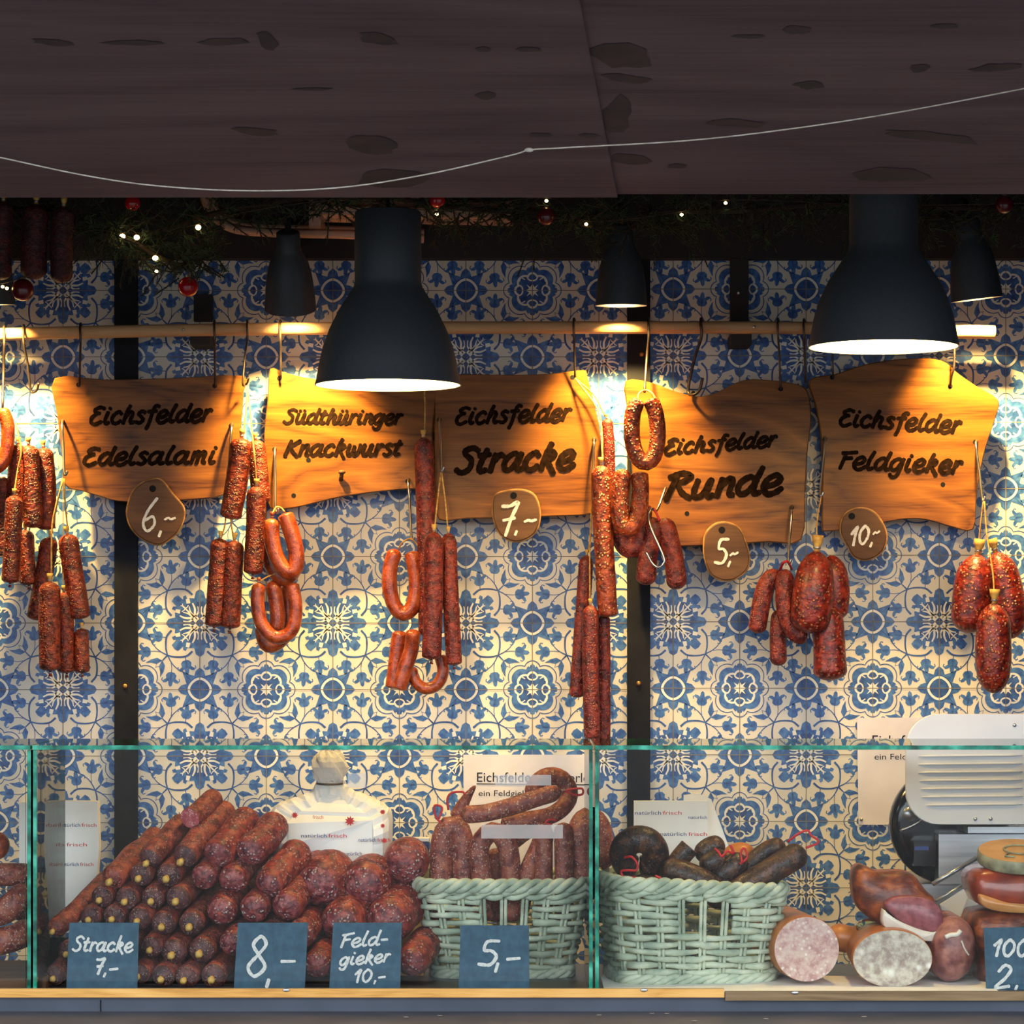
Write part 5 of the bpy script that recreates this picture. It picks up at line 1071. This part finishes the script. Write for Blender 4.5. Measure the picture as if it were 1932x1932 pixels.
# wrapped bundle with a knotted top
BGY = -.74
b = MB()
ol = catmull([Vector((x, y, 0)) for x, y in ((600, 1476), (588, 1492), (556, 1505), (526, 1516), (513, 1534), (516, 1600), (512, 1700), (516, 1800), (742, 1800), (744, 1700), (740, 1600), (740, 1538), (724, 1516), (690, 1500), (664, 1490), (646, 1476))], 4, True)
rings = []
for dy, s_ in ((-.060, .70), (-.056, .86), (-.040, .95), (-.015, 1.0), (.015, 1.0), (.04, .95), (.056, .86)):
    rings.append([Vector((P(628+(p.x-628)*s_, p.y, BGY).x, BGY+dy*(1 if p.y > 1540 else max(.25, (p.y-1470)/70))+.004*math.sin(j*1.9), P(p.x, 1640+(p.y-1640)*(s_ if p.y > 1700 else .5+.5*s_)+2*math.sin(j*2.3+dy*90), BGY).z)) for j, p in enumerate(ol)])
b.rings(rings, 0, smooth=False); o = b.build('paper_bag', M['paper'], None, P(628, 1790, BGY)); tag(o, 'white printed paper bag tied at its neck behind the salami pile', 'paper bag')
k = MB(); c = P(622, 1447, BGY); rg = []
for i in range(9):
    t = i/8; rg.append([c+Vector((L(33, BGY)*math.sin(PI*(.08+.84*t))**.6*math.cos(2*PI*j/26)*(1+.12*math.sin(j*5+i*2)), .024*math.sin(PI*(.08+.84*t))*math.sin(2*PI*j/26), L(30, BGY)*math.cos(PI*(.06+.88*t))*(1+.10*math.sin(j*4+i)))) for j in range(26)])
k.rings(rg, 0, smooth=False); k.build('knotted_top', M['paper'], o)
k = MB(); k.tube([P(622+24*math.cos(a), 1478+2*math.sin(a), BGY-.0-.022*max(0, math.sin(a))+.02*max(0, -math.sin(a))) for a in [2*PI*i/20 for i in range(20)]], .0022, 6, 0, True); k.build('tie', M['wire'], o)
fnb = lambda px, py, dy: P(px, py, BGY-.068-dy)
for t in NF(568, 1580, 86)+NF(676, 1588, 60)+NF(648, 1614, 62): typeset(t[0], t[1], t[2], BGY-.068, t[3], 'ink_blue', o, 'print', t[4])
for t in FR(568, 1580, 86)+FR(676, 1588, 60)+FR(560, 1545, 50): typeset(t[0], t[1], t[2], BGY-.068, t[3], 'ink_red', o, 'print', t[4])
w = MB()
def burst(mb, x, y, r, fn): mb.poly([fn(x+r*(1 if i % 2 == 0 else .55)*math.cos(PI*i/9), y+r*(1 if i % 2 == 0 else .55)*math.sin(PI*i/9), .0002) for i in range(18)])
for x, y, r in ((660, 1549, 10), (722, 1558, 5), (725, 1586, 6), (722, 1532, 6), (556, 1538, 7)): burst(w, x, y, r, fnb)
w.build('red_print', M['ink_red'], o)
# small folded cloth and tape roll behind the first basket
b = MB(); b.box(P(786, 1600, -.72), (.05, .05, .03)); o = b.build('small_box', M['ink_blue'], None, P(786, 1612, -.72)); tag(o, 'small blue and white box behind the round feldgieker end', 'box')
k = MB(); k.box(P(786, 1584, -.725), (.052, .04, .008)); k.build('lid', M['paper'], o)
b = MB(); a = Vector((P(1140, 0, -1.0).x, -.98, .9518)); b.box((P(1500, 0, -1.0).x, -1.0, .9522), (.74, .24, .0016)); o = b.build('paper_sheet', M['paper'], None, (P(1500, 0, -1.0).x, -1.0, .9514)); tag(o, 'white paper sheet spread under the second basket and cut meats', 'paper')

# ------------------------------------------------------------------ cut sausages, ham, loin, bacon on the right
def log(px, py, rx, rz, yf, ln, skin, face, label, cat, rot=0, round_front=False, drift=(0, 0)):
    k = (yf+D)/F; c = P(px, py, yf); b = MB(); rings = []
    prof_ = [(0, .98), (.006, 1)]+[(ln*t, 1) for t in (.3, .6, .85)]+[(ln*.95, .8), (ln, .35)]
    if round_front: prof_ = [(0, .05), (.002, .35), (.007, .6), (.016, .8), (.03, .94), (.05, 1)]+[(ln*t, 1) for t in (.6, .85)]+[(ln*.95, .8), (ln, .35)]
    for dy, s in prof_:
        rings.append([c+Vector((rx*k*s*math.cos(a)*math.cos(rot)-rz*k*s*math.sin(a)*math.sin(rot)+drift[0]*dy, dy, rx*k*s*math.cos(a)*math.sin(rot)+rz*k*s*math.sin(a)*math.cos(rot)+drift[1]*dy)) for a in [2*PI*j/40 for j in range(40)]])
    b.rings(rings, 0, uvs=[p[0] for p in prof_]); o = b.build('cold_meat', M[skin], None, c-Vector((0, 0, rz*k))); tag(o, label, cat)
    if face:
        f_ = MB(); f_.poly([v-Vector((0, .0005, 0)) for v in rings[0]]); f_.build('cut_face', M[face], o)
    return o
log(1522, 1791, 62, 62, -1.03, .26, 'brown_skin', 'cut_pink', 'pink round cut sausage log nearest the second basket', 'cut sausage', drift=(-.12, 0))
log(1684, 1809, 76, 55, -1.05, .2, 'brown_skin', 'cut_grey', 'mottled grey-white cut brawn log in the middle of the cut meats', 'cut sausage', drift=(.05, 0))
o = log(1803, 1796, 45, 63, -1.03, .2, 'loin', None, 'small cured pork loin standing between the brawn and the right slate', 'cured meat', R(-8), True)
k = MB(); fn = lambda x, y, dy: P(x, y, -1.0)
def patch(pts, y): 
    m_ = MB(); m_.poly([P(x, yy, y) for x, yy in pts]); return m_
o2 = None
for pts in ([(1784, 1768, -1.022), (1794, 1764, -1.0255), (1806, 1763, -1.027), (1812, 1756, -1.0245)],):
    m_ = MB(); m_.tube(catmull([P(*p) for p in pts], 4), .0045, 8); m_.build('fat_streak', M['white_fat'], o)
m_ = MB(); m_.tube(catmull([P(1814, 1775, -1.029), P(1820, 1790, -1.0305), P(1828, 1802, -1.0265)], 4), .0018, 6); m_.build('fat_streak', M['white_fat'], o)
# smoked ham chunk with a cut face
HY = -.99
def px_slab(outline, y0, y1, mt, name, parent=None, bev=.006, sm=3):
    pts = catmull([Vector((x, y, 0)) for x, y in outline], sm, True) if sm else [Vector((x, y, 0)) for x, y in outline]
    b = MB(); b.slab([(P(p.x, p.y, y0).x, P(p.x, p.y, y0).z) for p in pts][::-1], y0, y1, 0, bev); b.sm = [True]*len(b.sm)
    return b.build(name, M[mt], parent, P(sum(x for x, y in outline)/len(outline), max(y for x, y in outline), y0))
o = px_slab([(1612, 1650), (1624, 1634), (1640, 1638), (1660, 1646), (1700, 1646), (1726, 1652), (1748, 1680), (1766, 1700), (1760, 1740), (1720, 1762), (1668, 1748), (1632, 1726), (1615, 1696)], HY+.03, -.86, 'smoked', 'smoked_ham', None, .02)
tag(o, 'dark smoked ham chunk with a purple cut face and white fat edge', 'smoked ham')
px_slab([(1672, 1712), (1678, 1699), (1700, 1692), (1735, 1693), (1762, 1702), (1776, 1718), (1780, 1742), (1774, 1764), (1740, 1758), (1700, 1740)], HY-.004, HY+.05, 'ham', 'cut_face', o, .004)
px_slab([(1667, 1718), (1673, 1722), (1690, 1734), (1715, 1746), (1740, 1755), (1762, 1759), (1779, 1755), (1774, 1768), (1764, 1776), (1735, 1774), (1700, 1764), (1668, 1747)], HY-.008, HY+.05, 'white_fat', 'fat_edge', o, .003)
sausage([(1560, 1762, -.86), (1600, 1772, -.86), (1645, 1776, -.85)], 26, 'brown_skin', 'yellow-brown sausage lying crosswise behind the cut logs', None, knot=(0, 0), caps=(.9, .9))
b = MB(); b.ball(P(1640, 1748, -.90), .02, 14, 0, (1.5, 1, .8)); o = b.build('film_packet', M['glass_side'], None, P(1640, 1760, -.90)); tag(o, 'small crumpled clear film packet under the ham', 'film')
# bacon slabs and lid at the right edge
o = px_slab([(1836, 1672), (1842, 1650), (1870, 1641), (1960, 1640), (1990, 1700), (1960, 1724), (1900, 1722), (1858, 1712), (1846, 1700)], -.99, -.82, 'bacon', 'smoked_bacon', None, .02); tag(o, 'upper slab of glossy red smoked bacon at the right edge, under the round lid', 'bacon')
px_slab([(1848, 1688), (1872, 1694), (1905, 1704), (1960, 1708), (1970, 1722), (1905, 1722), (1858, 1712)], -.998, -.9, 'bacon_fat2', 'fat_layer', o, .004)
o = px_slab([(1840, 1760), (1842, 1735), (1862, 1724), (1960, 1726), (1990, 1780), (1985, 1868), (1862, 1868), (1850, 1800)], -.985, -.80, 'smoked', 'smoked_bacon', None, .02); tag(o, 'lower dark smoked bacon slab at the right edge, behind the 100 slate', 'bacon')
A = Matrix.Rotation(R(13), 3, 'X'); c = P(1921, 1628, -.93); rr = L(77, -.93)
b = MB(); b.lathe([(rr*.97, 0), (rr, .003), (rr, .022), (rr*.97, .025)], c, 48, 0, A, (True, False)); o = b.build('round_lid', M['lid_rim'], None, c); tag(o, 'round pale rimmed lid lying on the bacon at the right edge', 'lid')
k = MB(); k.lathe([(rr*.97, .0251), (rr*.5, .0256), (.0005, .0256)], c, 48, 0, A); k.build('lid_top', M['lid_top'], o)
k = MB(); k.tube([c+A @ Vector((rr*.36*math.cos(a), rr*.36*math.sin(a), .0275)) for a in [2*PI*i/32 for i in range(32)]], .002, 6, 0, True); k.tube([c+A @ Vector((-rr*.30, -rr*.28, .0275)), c+A @ Vector((-rr*.42, -rr*.55, .0275)), c+A @ Vector((-rr*.2, -rr*.6, .0275))], .002, 6); k.build('emblem', M['lid_rim'], o)

# ------------------------------------------------------------------ meat slicer
root = empty('meat_slicer', P(1830, 1700, -.45)); root.location.z = .852; tag(root, 'meat slicer with a ribbed white plate and black blade guard at the right', 'meat slicer')
PY_ = -.62
pl_ = []
x0, x1, y0, y1, rad_ = 1709, 2060, 1347, 1556, 62
for cxp, cyp, a0 in ((x1-rad_, y0+rad_, 270), (x1-rad_, y1-rad_, 0), (x0+rad_, y1-rad_, 90), (x0+rad_, y0+rad_, 180)):
    for i in range(9):
        a = R(a0+90*i/8); pl_.append((cxp+rad_*math.cos(a), cyp+rad_*math.sin(a)))
b = MB(); b.slab([(P(x, y, PY_).x, P(x, y, PY_).z) for x, y in pl_][::-1], PY_, PY_+.012, 0, .002); b.build('ribbed_plate', M['plastic_white'], root)
for i in range(7):
    yy = 1427+15.4*i; b = MB(); b.tube(resample(catmull([P(1733+(0, 0, 0, 2, 4, 6, 14)[i], yy, PY_-.0005), P(1830, yy-1, PY_-.0005), P(1929, yy-2, PY_-.0005)], 4), 12)[0], [.001]+[.0026]*10+[.001], 8); b.build('rib', M['plastic_white'], root)
for x, y in ((1840, 1545), (1869, 1545), (1914, 1368)): b = MB(); b.ball(P(x, y, PY_-.001), .004, 10, 0, (1, .5, 1)); b.build('screw', M['steel'], root)
cb = P(1790, 1556, -.52); rb = L(112, -.52); X90 = Matrix.Rotation(R(90), 3, 'X')
b = MB(); b.lathe([(.001, .028), (rb*.82, .028), (rb*.97, .02), (rb, .008), (rb, -.01), (.001, -.01)], cb, 64, 0, X90); b.build('blade_guard', M['black_gloss'], root)
b = MB(); b.lathe([(.0005, .0), (.014, 0), (.0155, -.004)], P(1717, 1536, -.556), 24, 0, X90); b.build('knob', M['alu'], root)
b = MB(); b.tube(catmull([P(1698, 1568, -.552), P(1725, 1556, -.556), P(1750, 1540, -.556)], 4), .003, 8); b.build('lever', M['alu'], root)
def bx(name, mt, x0, x1, y0, y1, ya, yb_, bev=False):
    b = MB(); a = P(x0, y0, ya); c = P(x1, y1, ya); b.box(((a.x+c.x)/2, (ya+yb_)/2, (a.z+c.z)/2), (c.x-a.x, yb_-ya, a.z-c.z)); return b.build(name, M[mt], root)
bx('motor_housing', 'alu', 1771, 1990, 1574, 1668, -.60, -.33)
bx('rail_bar', 'alu', 1826, 1990, 1560, 1572, -.61, -.55)
bx('switch_box', 'black_gloss', 1724, 1766, 1588, 1634, -.60, -.53)
bx('switch_light', 'ink_blue', 1726, 1752, 1597, 1604, -.602, -.60)
bx('base', 'alu', 1740, 1990, 1668, 1812, -.58, -.25)
b = MB(); pts = [P(1774, 1707, -.70), P(1836, 1667, -.66), P(1850, 1703, -.66), P(1811, 1730, -.70), P(1781, 1729, -.70)]
n = len(b.v); b.v += pts+[p+Vector((0, .012, 0)) for p in pts]; b.face([4, 3, 2, 1, 0]); b.face([5, 6, 7, 8, 9])
for i in range(5): b.face([i, (i+1) % 5, 5+(i+1) % 5, 5+i])
b.build('carriage_panel', M['plastic_white'], root)
b = MB(); b.tube([P(1760, 1668, -.69), P(1842, 1619, -.66)], .005, 8); b.tube([P(1766, 1700, -.69), P(1836, 1658, -.66)], .003, 8); b.build('carriage_rod', M['alu'], root)
